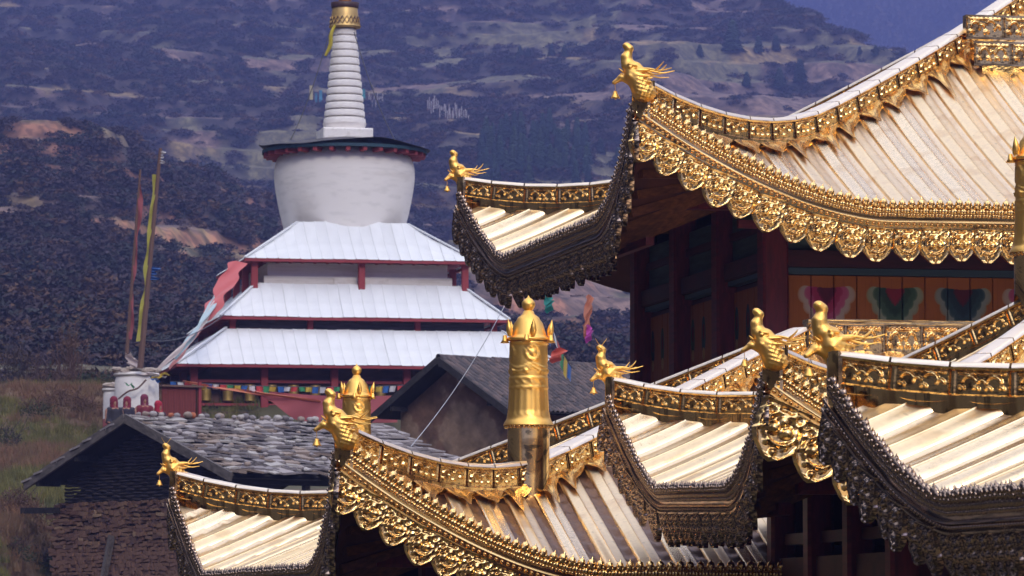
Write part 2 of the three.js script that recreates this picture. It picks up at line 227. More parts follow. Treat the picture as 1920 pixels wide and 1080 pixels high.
{ // far forest on the distant hill
  const g = leafBall(60, 1, 1.5, 1, 0.55, 8), N = 5200, im = new THREE.InstancedMesh(g, M({ color: 0xffffff, roughness: 1 }), N), m4 = new THREE.Matrix4(), c = new THREE.Color();
  for (let i = 0; i < N; i++) { const d = rr(2110, 3300), x = rr(0.02, 0.15) * d, y = 150 + (d - 2100) * 0.36 + (fbm(x * 0.004, d * 0.002, 5, 91) - 0.5) * 190 + 0.10 * x, s = rr(4, 9); m4.makeScale(s, s * rr(0.8, 1.3), s); m4.setPosition(x, y - 1, -d); im.setMatrixAt(i, m4); const t = rnd(); c.setRGB(0.03 + 0.03 * t, 0.028 + 0.01 * t, 0.02); im.setColorAt(i, c); }
  im.name = 'distant_forest'; tag(im, 'far-off blue forest covering the distant mountain', 'forest', null, 'stuff'); scene.add(im);
}

// ------------------------------------------------------------------ gilded roofs: shared ornament
const GA = new THREE.Matrix4();
function medallionGeo(k) { // hanging leaf-shaped plate with raised jewels and a rim, 1 unit wide
  const H = 1.2, f = (u, v) => {
    const w = (v < 0.56 ? 0.51 - 0.02 * Math.abs(Math.sin(v * 9)) : 0.51 * Math.pow(Math.max(0, 1 - Math.pow((v - 0.56) / 0.44, 1.5)), 0.8)) + 0.018 * Math.abs(Math.sin(v * 19)) + 0.012;
    const a = u * 2 - 1, x = a * w, y = -v * H; let z = 0.05;
    const bump = (cx, cy, r, h) => { const q = Math.hypot(x - cx, y - cy) / r; if (q < 1) z = Math.max(z, h * Math.sqrt(1 - q * q) + 0.05); };
    const ring = (cx, cy, r, wd, h, lo = -9, hi = 9) => { const ang = Math.atan2(y - cy, x - cx); if (ang < lo || ang > hi) return; const q = Math.abs(Math.hypot(x - cx, y - cy) - r) / wd; if (q < 1) z = Math.max(z, 0.05 + h * (1 - q * q)); };
    if (Math.abs(a) > 0.84 || v > 0.93) z = 0.11; if (v < 0.05) z = 0.13;
    ring(0, -0.06, 0.20, 0.045, 0.10, -3, -0.1); ring(0, -0.52, 0.33, 0.04, 0.10); ring(0.30, -0.22, 0.10, 0.035, 0.09); ring(-0.30, -0.22, 0.10, 0.035, 0.09);
    bump(0, -0.36, 0.12, 0.15); bump(-0.15, -0.55, 0.13, 0.15); bump(0.15, -0.55, 0.13, 0.15); bump(0, -1.02, 0.075, 0.10); bump(-0.2, -0.86, 0.05, 0.08); bump(0.2, -0.86, 0.05, 0.08);
    for (const q of [-1, 1]) for (let n = 0; n < 2; n++) bump(q * (0.40 - n * 0.03), -0.34 - n * 0.26, 0.055, 0.07);
    z += (vn(x * 7 + k * 3, y * 7, k) - 0.5) * 0.008; if (u < 0.001 || u > 0.999 || v > 0.999) z = -0.04; return [x, y, z];
  };
  return grid(24, 30, f);
}
const MED = [0, 1, 2, 3].map(medallionGeo);
function rosetteGeo(k) { // crest flower: dome above two rows of buds, 1 unit wide
  const g = [], s = (r, x, y, z, sy = 1) => { const q = new THREE.SphereGeometry(r, 8, 5, 0, 6.29, 0, 1.9); q.rotateX(Math.PI / 2); q.scale(1, sy, 0.8); q.translate(x, y, z); g.push(q); };
  s(0.40, 0, 0.62, 0.03, 1.05); s(0.14, 0, 0.72, 0.33); s(0.12, -0.22, 0.48, 0.26); s(0.12, 0.22, 0.48, 0.26); s(0.24, -0.33, 0.10, 0.05); s(0.24, 0.33, 0.10, 0.05); s(0.17, 0, 0.12, 0.12); s(0.15, -0.28, -0.22, 0.06); s(0.15, 0.28, -0.22, 0.06); s(0.13, 0, -0.20, 0.10);
  const c = new THREE.ConeGeometry(0.09, 0.2, 5); c.translate(0, 1.10, 0.05); g.push(c); g.push(box(1.0, 1.0, 0.06, 0, 0.1, 0)); return merge(g);
}
const ROS = [0].map(rosetteGeo);
const BEAD = new THREE.SphereGeometry(1, 7, 5);
// relief plate of curling clouds, 1 unit long, 0.46 high
function scrollGeo(k) {
  const arcs = k ? [[-0.26, 0.0, 0.12, 0.2, 2.9], [-0.08, -0.02, 0.07, 0.5, 3.4], [0.16, 0.02, 0.13, 0.1, 2.7], [0.34, -0.04, 0.07, 0.2, 3.2], [-0.36, -0.13, 0.05, 0, 2.6], [0.04, -0.14, 0.05, 0.3, 3.0]] : [[-0.22, 0.0, 0.13, 0.3, 3.0], [0.0, -0.02, 0.075, 0.2, 2.9], [0.22, 0.0, 0.13, 0.1, 2.8], [-0.10, -0.14, 0.05, 0.2, 2.8], [0.12, -0.14, 0.05, 0.3, 3.0], [-0.36, -0.12, 0.04, 0, 3], [0.36, -0.12, 0.04, 0, 3]];
  return grid(64, 30, (u, v) => {
    const x = u - 0.5, y = (v - 0.5) * 0.46; let z = 0;
    for (const [cx, cy, r, a0, a1] of arcs) { const dx = x - cx, dy = y - cy; let a = Math.atan2(dy, dx); while (a < a0) a += 6.2832; const on = a <= a1; const d = on ? Math.abs(Math.hypot(dx, dy) - r) : Math.min(Math.hypot(dx - r * Math.cos(a0), dy - r * Math.sin(a0)), Math.hypot(dx - r * Math.cos(a1), dy - r * Math.sin(a1))); const q = d / 0.03; if (q < 1) z = Math.max(z, 0.05 * Math.sqrt(1 - q * q)); }
    const wv = y - 0.17 - 0.016 * Math.abs(Math.sin(x * 26)), q = Math.abs(wv) / 0.018; if (q < 1 && Math.abs(x) < 0.43) z = Math.max(z, 0.05 * Math.sqrt(1 - q * q));
    if (Math.abs(x) > 0.475) z = 0.02; return [x, y, z];
  });
}
const SCR = [scrollGeo(0), scrollGeo(1)];
// ridge-end animal head: raised trunk with knob, open jaw, scaly neck, antlers, hanging bell. Faces -x; about 1 unit tall
const finialGeo = sdf(p => {
  const c = (x0, y0, x1, y1, a, b, z = 0) => { const q = { x: p.x, y: p.y, z: Math.abs(p.z) }; return cap(q, V(x0, y0, z), V(x1, y1, z), a, b); };
  let d = c(0.24, -0.08, 0.07, 0.24, 0.22, 0.20);                                      // neck
  d = smin(d, c(0.01, 0.30, -0.07, 0.44, 0.185, 0.14), 0.06);                           // skull
  d = smin(d, c(-0.11, 0.46, -0.16, 0.64, 0.125, 0.10), 0.05);                          // trunk
  d = smin(d, c(-0.16, 0.64, -0.13, 0.80, 0.092, 0.072), 0.04); d = smin(d, c(-0.13, 0.84, -0.18, 0.885, 0.082, 0.078), 0.025);
  d = smin(d, c(-0.205, 0.52, -0.225, 0.66, 0.035, 0.02, 0.05), 0.03);                  // lip ridge
  d = smin(d, c(0.04, 0.46, 0.17, 0.37, 0.10, 0.07), 0.05);                             // crest
  d = Math.max(d, -c(-0.34, 0.36, -0.10, 0.265, 0.085, 0.035));                         // open mouth
  d = smin(d, c(0.04, 0.10, -0.20, 0.19, 0.10, 0.07), 0.04); d = smin(d, c(-0.20, 0.19, -0.33, 0.06, 0.068, 0.042), 0.03); // lower jaw
  d = smin(d, c(-0.10, 0.19, -0.22, 0.27, 0.04, 0.02), 0.02);                           // tongue
  d = smin(d, c(-0.06, 0.475, 0.05, 0.46, 0.035, 0.03, 0.145), 0.015);                  // brow
  d = smin(d, c(-0.045, 0.415, -0.046, 0.415, 0.042, 0.042, 0.15), 0.006);              // eye
  d = smin(d, c(-0.19, 0.31, -0.26, 0.37, 0.022, 0.008, 0.085), 0.01); d = smin(d, c(-0.20, 0.225, -0.22, 0.285, 0.02, 0.008, 0.05), 0.01); // tusks
  for (const [x0, y0, x1, y1] of [[0.10, 0.36, 0.31, 0.40], [0.12, 0.26, 0.34, 0.27], [0.13, 0.15, 0.36, 0.14]]) d = smin(d, c(x0, y0, x1, y1, 0.055, 0.018, 0.14), 0.02); // mane locks
  d = smin(d, c(-0.02, 0.22, 0.08, 0.13, 0.055, 0.04, 0.155), 0.02);                    // jowl curl
  d += 0.010 * Math.sin(p.x * 46 + p.y * 30) * Math.sin(p.x * 30 - p.y * 46) * sm(0.06, 0.16, p.x) * sm(0.30, 0.18, p.y);
  return d;
}, V(0.02, 0.35, 0), 0.72, 84);
const antlerGeo = s => merge([tube([V(0.10, 0.40, 0.10 * s), V(0.30, 0.42, 0.14 * s), V(0.50, 0.40, 0.17 * s), V(0.72, 0.48, 0.2 * s)], 0.032, 6, 14, t => 1 - 0.72 * t), tube([V(0.42, 0.40, 0.155 * s), V(0.50, 0.50, 0.2 * s), V(0.56, 0.60, 0.2 * s)], 0.024, 6, 8, t => 1 - 0.7 * t), tube([V(0.22, 0.36, 0.10 * s), V(0.44, 0.30, 0.22 * s), V(0.62, 0.34, 0.28 * s)], 0.026, 6, 10, t => 1 - 0.75 * t)]);
const ANT = [antlerGeo(1), antlerGeo(-1)];
const whiskerGeo = s => tube([V(-0.17, 0.93, 0.03 * s), V(-0.22 + 0.1 * (s > 0), 1.02, 0.06 * s), V(-0.28 + 0.22 * (s > 0), 1.12, 0.05 * s)], 0.012, 5, 8, t => 1 - 0.6 * t);
const WHI = [whiskerGeo(1), whiskerGeo(-1)];
const bellGeo = merge([new THREE.LatheGeometry([[0.0, 0.10], [0.03, 0.10], [0.045, 0.05], [0.075, -0.03], [0.09, -0.05], [0.07, -0.05], [0, 0.02]].map(a => new THREE.Vector2(...a)), 12), new THREE.CylinderGeometry(0.006, 0.006, 0.16, 5).translate(0, 0.17, 0), new THREE.CylinderGeometry(0.02, 0.02, 0.03, 6).translate(0, -0.07, 0)]);
function addFinial(parent, pos, yaw, size, tilt = 0, whiskers = false, style = 0) {
  const f = mesh('ridge_finial', finialGeo, gold.cast, parent); f.position.copy(pos); f.rotation.set(0, yaw, tilt, 'YXZ'); f.scale.set(size * 1.12, size * 0.94, size * 1.2); f.userData.label = 'gilded beast head with raised trunk';
  ANT.forEach(g => mesh('antler', g, gold.cast, f)); if (whiskers) WHI.forEach(g => mesh('feeler', g, gold.cast, f));
  const b = mesh('bell', bellGeo, gold.cast, f); b.position.set(-0.28, -0.22, 0); b.rotation.z = -tilt; return f;
}

// ------------------------------------------------------------------ gilded roof
// local frame: x along the front eave, -z along the left eave (away), origin on the ground under the straight near-left eave corner
function gildedRoof(o) {
  const k = o.k, fl = (o.flare ?? 0.15) * k, run = o.run ?? 2.3 * k, rise = o.rise, L = o.depth - 2 * fl, W = o.width, T = L / 2, Tf = o.frontDepth ?? T, raise = o.raise ?? 0;
  const th = o.theta, N = P(o.n[0], o.n[1], o.D), ct = Math.cos(th), st = Math.sin(th);
  const G = thing(o.name, o.label, 'temple', [N.x + ct * fl - st * fl, 0, N.z - st * fl - ct * fl], th, o.group);
  const E = N.y - rise, hh = w => o.slope * w + (o.curve ?? 0) * w * w;
  const cc = e => e < run ? Math.pow(1 - Math.max(0, e) / run, 1.75) : 0;
  const F = (s, w) => { const nr = s < W / 2, c = cc(nr ? s : W - s); return V(s + (nr ? -1 : 1) * fl * c, E + hh(w) + rise * c, -(w - fl * c)); };
  const runS = run * (o.sideRun ?? 0.95), cs = e => e < runS ? Math.pow(1 - Math.max(0, e) / runS, 1.75) : 0;
  const S = (s, w) => { const nr = s < T, e = nr ? s : L - s, c = mix(cs(e), cc(e), e > 0.01 ? clamp(w / e) ** 2 : 1), v = s + (nr ? -1 : 1) * fl * c; return V(w - fl * c, E + hh(w) + rise * c + raise * clamp(v / L, -0.1, 1.1), -v); };
  const up = V(0, 1, 0);
  // deck: four faces and the underside
  const B = (s, w) => { const a = F(s, w); return V(a.x, a.y + raise, -L - a.z); }, R = (s, w) => { const a = S(s, w); return V(W - a.x, a.y, a.z); };
  const lift = (p, y) => V(p.x, p.y + y, p.z);
  const face = (f, len, y, T2 = T) => grid(60, 12, (a, b) => { const s0 = a * len, wm = Math.min(s0, len - s0, T2); return lift(f(s0, b * wm), y); });
  const deck = mesh('roof_slope', merge([face(F, W, -0.01, Tf), face(S, L, -0.01), face(B, W, -0.01), face(R, L, -0.01)]), gold.pan, G);
  const sof = mesh('soffit', merge([face(F, W, -0.16 * k, Tf), face(S, L, -0.16 * k), face(B, W, -0.16 * k), face(R, L, -0.16 * k)]), mat.soffit, G);
  // ribs and pans: front and left slopes
  const p = o.pitch ?? 0.27 * k, tw = o.tw ?? 0.78, hgt = (o.ribH ?? 0.05) * k, panMat = o.pan ?? gold.pan;
  const slope = (f, len, s0, s1, T3, panM) => {
    for (let i = Math.floor(s0 / p); (i + 1) * p <= s1; i++) {
      const a0 = i * p; if (a0 + p > len) break;
      const W2 = (s) => Math.min(s, len - s, T3); const wm = Math.max(W2(a0 + p * tw), W2(a0)); const n = Math.max(6, Math.ceil(wm / 0.22));
      const jit = (h2(i, Math.round(len * 10), 3) - 0.5) * 0.006 * k;
      const prof = [[0, -0.004], [0.02, 0.5], [0.06, 0.86], [0.14, 0.97], [0.30, 1.0], [0.49, 1.05], [0.498, 1.26], [0.512, 1.26], [0.52, 1.02], [0.72, 0.95], [0.90, 0.86], [0.96, 0.66], [0.985, 0.35], [1, -0.004]];
      const g = grid(prof.length - 1, n, (u, v) => { const q = prof[Math.round(u * (prof.length - 1))], s = a0 + q[0] * p * tw, w = mix(-0.05 * k, W2(s), v); const lap = 0.006 * k * ((w / 1.3) % 1); return lift(f(s, w), q[1] * hgt + jit + lap); }, (u, v) => [u * p + i * 0.37, v * wm + i * 0.71]);
      mesh('roof_rib', g, h2(i, 5, Math.round(len)) > 0.5 ? gold.sheet : gold.sheet2, deck);
      // end face of the rib at the eave
      const n2 = Math.max(6, Math.ceil(wm / 0.055)), g2 = grid(4, o.laps ? n2 : n, (u, v) => { const s = a0 + p * mix(tw - 0.01, 1.01, u), w = mix(-0.04 * k, W2(Math.min(s, len)), v), lap = o.laps ? 0.018 * ((w / 0.24 + h2(i, 1, 1)) % 1) : 0.004 * ((w / 0.6) % 1); return lift(f(s, w), 0.006 + 0.22 * hgt * Math.pow(u * 2 - 1, 2) + lap); }, (u, v) => [u * 0.1 + i * 0.3, v * wm + i * 0.53]);
      mesh('roof_pan', g2, panM, deck);
    }
  };
  slope(F, W, 0, o.frontTo ?? W, Tf, panMat); slope(S, L, 0, L, T, gold.pan);
  // hips
  const hip = (pt, side, len, flashF, tEnd, fx = 1) => {
    const hb = 0.07 * k, hp = 0.20 * k, n = 40, half = 0.055 * k; const sd = side.clone().normalize();
    const sect = [[-0.09, -0.12], [-0.09, 0.07], [-0.062, 0.085], [-0.062, 0.235], [-0.085, 0.245], [-0.09, 0.26], [-0.05, 0.27], [0.05, 0.27], [0.09, 0.26], [0.085, 0.245], [0.062, 0.235], [0.062, 0.085], [0.09, 0.07], [0.09, -0.12]];
    // straight segments, as the ridge is laid in lengths
    const seg = 0.42 * k, ns = Math.max(2, Math.round(tEnd * 1.414 / seg)); const knots = []; for (let i = 0; i <= ns; i++) knots.push(pt(tEnd * i / ns));
    const core = [], caps = [];
    const ridge = mesh('hip_ridge', box(0.01, 0.01, 0.01, knots[0].x, knots[0].y, knots[0].z), gold.trim, G);
    for (let i = 0; i < ns; i++) {
      const a = knots[i], b = knots[i + 1], g = grid(sect.length - 1, 1, (u, v) => { const q = sect[Math.round(u * (sect.length - 1))], c = v ? b : a; return V(c.x + sd.x * q[0] * k, c.y + q[1] * k, c.z + sd.z * q[0] * k); }).toNonIndexed(); g.computeVertexNormals(); core.push(g);
      const capg = grid(6, 1, (u, v) => { const an = Math.PI * u, c = v ? b.clone().lerp(a, 0.02) : a.clone().lerp(b, 0.02); return V(c.x - sd.x * Math.cos(an) * 0.095 * k, c.y + (0.262 + 0.034 * Math.min(1, 1.9 * Math.sin(an))) * k, c.z - sd.z * Math.cos(an) * 0.095 * k); }, (u, v) => [u * 0.3, i * 0.4 + v * 0.4]);
      mesh('ridge_cap', capg, gold.cap, ridge);
      const dir = b.clone().sub(a), len2 = dir.length(); dir.normalize();
      const pl = mesh('ridge_panel', SCR[i % 2], gold.relief, ridge); const X = up.clone().cross(sd).normalize(); const d2 = dir.dot(X) > 0 ? dir : dir.clone().negate(); const Y = sd.clone().cross(d2).normalize(); if (Y.y < 0) Y.negate();
      const Z = d2.clone().cross(Y).normalize(); GA.makeBasis(d2.clone().multiplyScalar(len2 * 0.93), Y.clone().multiplyScalar(0.33 * k), Z.clone().multiplyScalar(0.42 * k)); const c = a.clone().add(b).multiplyScalar(0.5); GA.setPosition(c.x + Z.x * 0.066 * k, c.y + 0.160 * k, c.z + Z.z * 0.066 * k); pl.matrixAutoUpdate = false; pl.matrix.copy(GA); pl.matrix.decompose(pl.position, pl.quaternion, pl.scale); pl.matrixAutoUpdate = true;
    }
    { const e = cbox(0.21 * k, 0.40 * k, 0.12 * k, 0, 0, 0, 0.02 * k); e.rotateY(Math.atan2(-sd.z, sd.x)); const a = knots[0], b = knots[1], q = a.clone().lerp(b, 0.06); e.translate(q.x, q.y + 0.09 * k, q.z); core.push(e); }
    ridge.geometry = merge(core.map(clean));
    // scalloped flashing over the rib ends on the visible slope
    for (const [f, ln] of flashF) {
      const m = Math.round(tEnd / p); for (let i = 0; i < m; i++) { const g = grid(12, 6, (u, v) => { const s = (i + u) * p, e = (0.13 + 0.20 * Math.pow(Math.sin(Math.PI * u), 0.8) + (fx === 1 ? 0.62 * h2(i, 11, 4) * Math.max(0, 1 - Math.abs(u - 0.3 - 0.4 * h2(i, 8, 4)) / 0.17) : 0)) * k * fx, w = Math.max(-0.02, Math.min(s, ln - s) - v * e - 0.02); const pp = f(Math.min(s, ln), w); const bulge = Math.sin(Math.PI * u) * 0.02 * k; return lift(pp, (0.115 - 0.022 * v * v) * k - bulge * (1 - v) + 0.012 * k * Math.sin(v * 7)); }); mesh('flashing', g, gold.flash, ridge); }
    }
    return knots;
  };
  const tE = (o.hipTo ?? 0.985) * T;
  const nk = hip(t => F(t, t), V(1, 0, 1), W, [[F, W]], Tf * 0.985);
  const fk = hip(t => S(L - t, t), V(-1, 0, 1), L, [[(s, w) => S(L - s, w), L]], tE, 0.45);
  // main ridge
  { const a = F(Tf, Tf), b = V(Math.max(W - Tf, a.x + 2), a.y, a.z), n = Math.max(1, Math.round((b.x - a.x) / (0.42 * k))); const r = mesh('main_ridge', merge([box(b.x - a.x, 0.4 * k, 0.16 * k, (a.x + b.x) / 2, a.y + 0.1 * k + raise / 2, a.z), box(b.x - a.x, 0.05 * k, 0.24 * k, (a.x + b.x) / 2, a.y + 0.32 * k + raise / 2, a.z)]), gold.trim, G); for (let i = 0; i < Math.min(n, 14); i++) { const pl = mesh('ridge_panel', SCR[i % 2], gold.relief, r); pl.scale.set(0.40 * k, 0.6 * k, 0.5 * k); pl.position.set(a.x + (i + 0.5) * 0.42 * k, a.y + 0.14 * k + raise / 2, a.z + 0.083 * k); } }
  // eave trim
  const trim = (f, out, s0, s1, tau, tm, rm, mk = 1) => {
    const N2 = 260, pts = [], acc = [0]; for (let i = 0; i <= N2; i++) pts.push(f(mix(s0, s1, i / N2), -0.045 * k)); for (let i = 1; i <= N2; i++) acc.push(acc[i - 1] + pts[i].distanceTo(pts[i - 1]));
    const Ltot = acc[N2]; const at = d => { let i = 1; while (i < N2 && acc[i] < d) i++; const t = (d - acc[i - 1]) / (acc[i] - acc[i - 1]); const c = pts[i - 1].clone().lerp(pts[i], clamp(t)), tg = pts[i].clone().sub(pts[i - 1]).normalize(); return [c, tg]; };
    const frame = (d, lean = 1) => { const [c, tg] = at(d); const X = tg.clone(); let Y = up.clone().addScaledVector(X, -up.dot(X)).normalize(); Y.lerp(up, 1 - lean).normalize(); let Z = X.clone().cross(Y).normalize(); if (Z.dot(out) < 0) Z.negate(); { const ta = tau * sm(0.55, 0.05, Math.abs(tg.y)), Z0 = Z.clone(); Z.multiplyScalar(Math.cos(ta)).addScaledVector(Y, -Math.sin(ta)); Y.multiplyScalar(Math.cos(ta)).addScaledVector(Z0, Math.sin(ta)); } const X2 = Y.clone().cross(Z).normalize(); return [c, X2, Y, Z, tg]; };
    const sect = [[0.0, 0.10], [0.018, 0.10], [0.022, -0.015], [0.05, -0.02], [0.055, -0.035], [0.03, -0.04], [0.028, -0.085], [0.055, -0.09], [0.055, -0.105], [0.02, -0.112], [-0.03, -0.112], [-0.03, 0.05]];
    const n = Math.ceil(Ltot / (0.07 * k)), fas = mesh('eave_fascia', grid(sect.length - 1, n, (u, v) => { const q = sect[Math.round(u * (sect.length - 1))], [c, X, Y, Z] = frame(v * Ltot); return c.clone().addScaledVector(Z, q[0] * k).addScaledVector(Y, q[1] * k); }).toNonIndexed(), tm, G); fas.geometry.computeVertexNormals();
    const put = (g, m, name, d, size, y, z, lean = 1, sx = 1) => { const [c, X, Y, Z] = frame(d, lean); const q = mesh(name, g, m, fas); GA.makeBasis(X, Y, Z); q.quaternion.setFromRotationMatrix(GA); q.scale.set(size * sx, size, size); q.position.copy(c).addScaledVector(Z, z * k).addScaledVector(Y, y * k); q.rotateX((rnd() - 0.5) * 0.2); q.rotateZ((rnd() - 0.5) * 0.09); return q; };
    const ms = 0.262 * k * mk, nm2 = Math.floor(Ltot / ms); for (let i = 0; i < nm2; i++) put(MED[Math.floor(h2(i, nm2, 6) * 4)], rm, 'medallion', (i + 0.5) * Ltot / nm2 + (h2(i, 2, 8) - 0.5) * 0.02 * k, ms * (1.04 + 0.10 * h2(i, 3, 9)), -0.092, 0.012 + 0.012 * (i % 2), 0.72, 1.03);
    const rs = 0.094 * k, nr = Math.floor(Ltot / rs); for (let i = 0; i < nr; i++) put(ROS[0], rm, 'crest_flower', (i + 0.5) * Ltot / nr, rs * (1.25 + 0.15 * h2(i, 5, 2)), 0.055, 0.022, 1, 0.82);
    const bs = 0.057 * k, nb = Math.floor(Ltot / bs), beads = []; for (let i = 0; i < nb; i++) { const [c, X, Y, Z] = frame((i + 0.5) * Ltot / nb); const b = BEAD.clone(); b.scale(0.019 * k, 0.019 * k, 0.019 * k); const q = c.addScaledVector(Z, 0.034 * k).addScaledVector(Y, -0.0625 * k); b.translate(q.x, q.y, q.z); beads.push(b); } mesh('bead_row', merge(beads), rm, fas).userData.kind = 'stuff';
    return fas;
  };
  trim(F, V(0, 0, 1), 0, Math.min(o.frontTo ?? W, W), 0.14, gold.trim, gold.relief, o.medFront); trim(S, V(-1, 0, 0), 0, L, 0.24, gold.shadedLeft, gold.shadedLeft).userData.label = 'left eave fringe, grey-brown with its shade put into the colour';
  // finials at the two left corners
  const fs = o.finial ?? 0.47 * k;
  if (!o.noNear) addFinial(G, lift(F(0, 0), 0.22 * k).add(V(-0.10 * k, 0, 0.02 * k)), o.nearYaw ?? -0.2, fs, -0.12, false);
  addFinial(G, lift(S(L, 0), 0.22 * k).add(V(-0.06 * k, 0, 0)), o.farYaw ?? 0.15, fs * (o.farScale ?? 1), -0.05, o.whiskers);
  return { G, F, S, E, L, W, T, k, fl, N, lift, hh };
}
const A = gildedRoof({ name: 'gilded_hall', label: 'largest gilded hall at upper right with painted orange panels under its eave', n: [1203, 208], D: 52, theta: 0.197, depth: 11.85, width: 17, k: 1.3, rise: 1.22, slope: 0.40, curve: 0.016, frontTo: 7.6, frontDepth: 7.6, finial: 0.60, farScale: 0.90, pitch: 0.452, ribH: 0.055, nearYaw: -0.35 });
const C = gildedRoof({ name: 'gilded_hall', label: 'gilded hall roof at lower centre carrying two victory banners', n: [646, 862], D: 38, theta: 0.205, depth: 11.85, width: 13.5, k: 1, rise: 1.05, slope: 0.405, curve: 0.003, frontTo: 9.5, finial: 0.45, farScale: 0.95, pitch: 0.33, tw: 0.70, laps: true, pan: gold.darkPan, whiskers: true });
const Dr = gildedRoof({ name: 'gilded_pavilion', label: 'gilded pavilion roof at lower right behind the nearest blurred roof', n: [1450, 716], D: 33, theta: 0.148, depth: 7.3, width: 9, k: 0.92, rise: 0.90, slope: 0.40, curve: 0.034, raise: 0.17, frontTo: 5, finial: 0.40, pitch: 0.33, medFront: 1.45, whiskers: true });
const NE = (() => { const f = P(1570, 738, 29), th = 0.2, d = 8; return { x: f.x + Math.sin(th) * d, z: f.z + Math.cos(th) * d, y: f.y, th, d }; })();
const En = (() => { const D = -NE.z; const px = 960 + FPX * NE.x / D; let py = 600; for (let i = 0; i < 60; i++) { const q = P(px, py, D); py += (q.y - NE.y) / D * FPX * 0.9; } const q = P(px, py, D); return { px: px + (NE.x - q.x) / D * FPX, py, D }; })();
const Er = gildedRoof({ name: 'gilded_pavilion', label: 'nearest blurred gilded roof at the right edge with dark eave fringe', n: [En.px, En.py], D: En.D, theta: NE.th, depth: NE.d, width: 9, k: 1, rise: 0.87, slope: 0.405, curve: 0.004, frontTo: 3, finial: 0.45, pitch: 0.34 });

// band of stacked relief fascias across the upper front slope of the large hall
{
  const r = mesh('ridge_band', merge([0, 1].map(j => { const w = 5.25 + j * 0.34, a = A.F(5.75, w), b = A.F(9, w); return bar(V(a.x, a.y + 0.24 + j * 0.22, a.z), V(b.x, b.y + 0.24 + j * 0.22, b.z), 0.16, 0.34); })), gold.trim, A.G);
  for (let j = 0; j < 2; j++) for (let i = 0; i < 5; i++) { const w = 5.25 + j * 0.34, a = A.F(5.75 + 0.54 * (i + 0.5), w), pl = mesh('ridge_panel', SCR[(i + j) % 2], gold.relief, r); pl.scale.set(0.53, 0.62, 0.5); pl.position.set(a.x, a.y + 0.24 + j * 0.22, a.z + 0.084); }
  for (let i = 0; i < 6; i++) { const a = A.F(5.85 + 0.452 * (i + 0.5), 5.2); const g = grid(10, 5, (u, v) => [(u - 0.5) * 0.45, -v * (0.10 + 0.12 * Math.sin(Math.PI * u)), 0.05 + 0.03 * Math.sin(Math.PI * u)]); const q = mesh('flashing', g, gold.flash, r); q.position.set(a.x, a.y + 0.09, a.z + 0.05); }
}
// ------------------------------------------------------------------ hall bodies
function painted(kind) { // painted motifs on orange boards
  const cv = document.createElement('canvas'); cv.width = 1536; cv.height = 512; const c = cv.getContext('2d');
  c.fillStyle = kind ? '#8e5128' : '#a8601f'; c.fillRect(0, 0, 1536, 512);
  for (let i = 0; i < 900; i++) { c.fillStyle = `rgba(${rnd() > 0.5 ? '60,25,8' : '170,105,45'},${0.05 + 0.09 * rnd()})`; c.fillRect(rnd() * 1536, rnd() * 512, 2 + rnd() * 3, 40 + rnd() * 160); }
  const lotus = (x, cols) => { const layer = (s, col) => { c.fillStyle = col; c.beginPath(); c.moveTo(x - 190 * s, 72); c.lineTo(x + 190 * s, 72); c.lineTo(x, 72 + 290 * s); c.closePath(); c.fill(); for (const q of [-1, 1]) for (const [dx, dy, r] of [[165, 40, 52], [128, 105, 50], [88, 165, 46], [46, 220, 42]]) { c.beginPath(); c.arc(x + q * dx * s, 72 + dy * s, r * s, 0, 6.3); c.fill(); } c.beginPath(); c.arc(x, 72 + 262 * s, 34 * s, 0, 6.3); c.fill(); }; for (let i = 0; i < cols.length; i++) for (let t = 0; t < 4; t++) { c.globalAlpha = 0.55; layer(1 - i * 0.22 - t * 0.035, cols[i]); } c.globalAlpha = 1; c.strokeStyle = 'rgba(190,170,140,0.5)'; c.lineWidth = 3; for (let k = -2; k <= 2; k++) { c.beginPath(); c.moveTo(x, 365); c.quadraticCurveTo(x + k * 12, 400, x + k * 34, 440); c.stroke(); } };
  if (!kind) { lotus(256, ['#b9a69c', '#b6507a', '#a12a55', '#5d1530']); lotus(768, ['#8f9a86', '#3f5c48', '#2b4636', '#8a2230']); lotus(1280, ['#8b938c', '#2c4750', '#1f3540', '#5c1a24']); }
  else for (let k = 0; k < 6; k++) { const x = 128 + k * 256; c.fillStyle = ['#28423c', '#3a4a30', '#22343c'][k % 3]; c.beginPath(); c.ellipse(x, 210, 46, 120, 0, 0, 6.3); c.fill(); c.fillStyle = '#9a7a4a'; c.beginPath(); c.ellipse(x, 330, 26, 40, 0, 0, 6.3); c.fill(); c.fillStyle = '#5c1a24'; c.beginPath(); c.ellipse(x, 190, 20, 50, 0, 0, 6.3); c.fill(); }
  const t = new THREE.CanvasTexture(cv); t.colorSpace = THREE.SRGBColorSpace; t.wrapS = THREE.RepeatWrapping; return t;
}
const boardMat = [0, 1].map(k => M({ map: painted(k), roughness: 0.75 }));
function carvedBand() { const cv = document.createElement('canvas'); cv.width = 1024; cv.height = 64; const c = cv.getContext('2d'); c.fillStyle = '#3a1512'; c.fillRect(0, 0, 1024, 64); for (let i = 0; i < 32; i++) { c.strokeStyle = ['#7c4a3a', '#51302c', '#2f4a48'][i % 3]; c.lineWidth = 5; c.beginPath(); c.arc(16 + i * 32, 32, 12, 0.4 + i, 5 + i); c.stroke(); } const t = new THREE.CanvasTexture(cv); t.colorSpace = THREE.SRGBColorSpace; t.wrapS = THREE.RepeatWrapping; return t; }
const carvedMat = M({ map: carvedBand(), roughness: 0.8 });
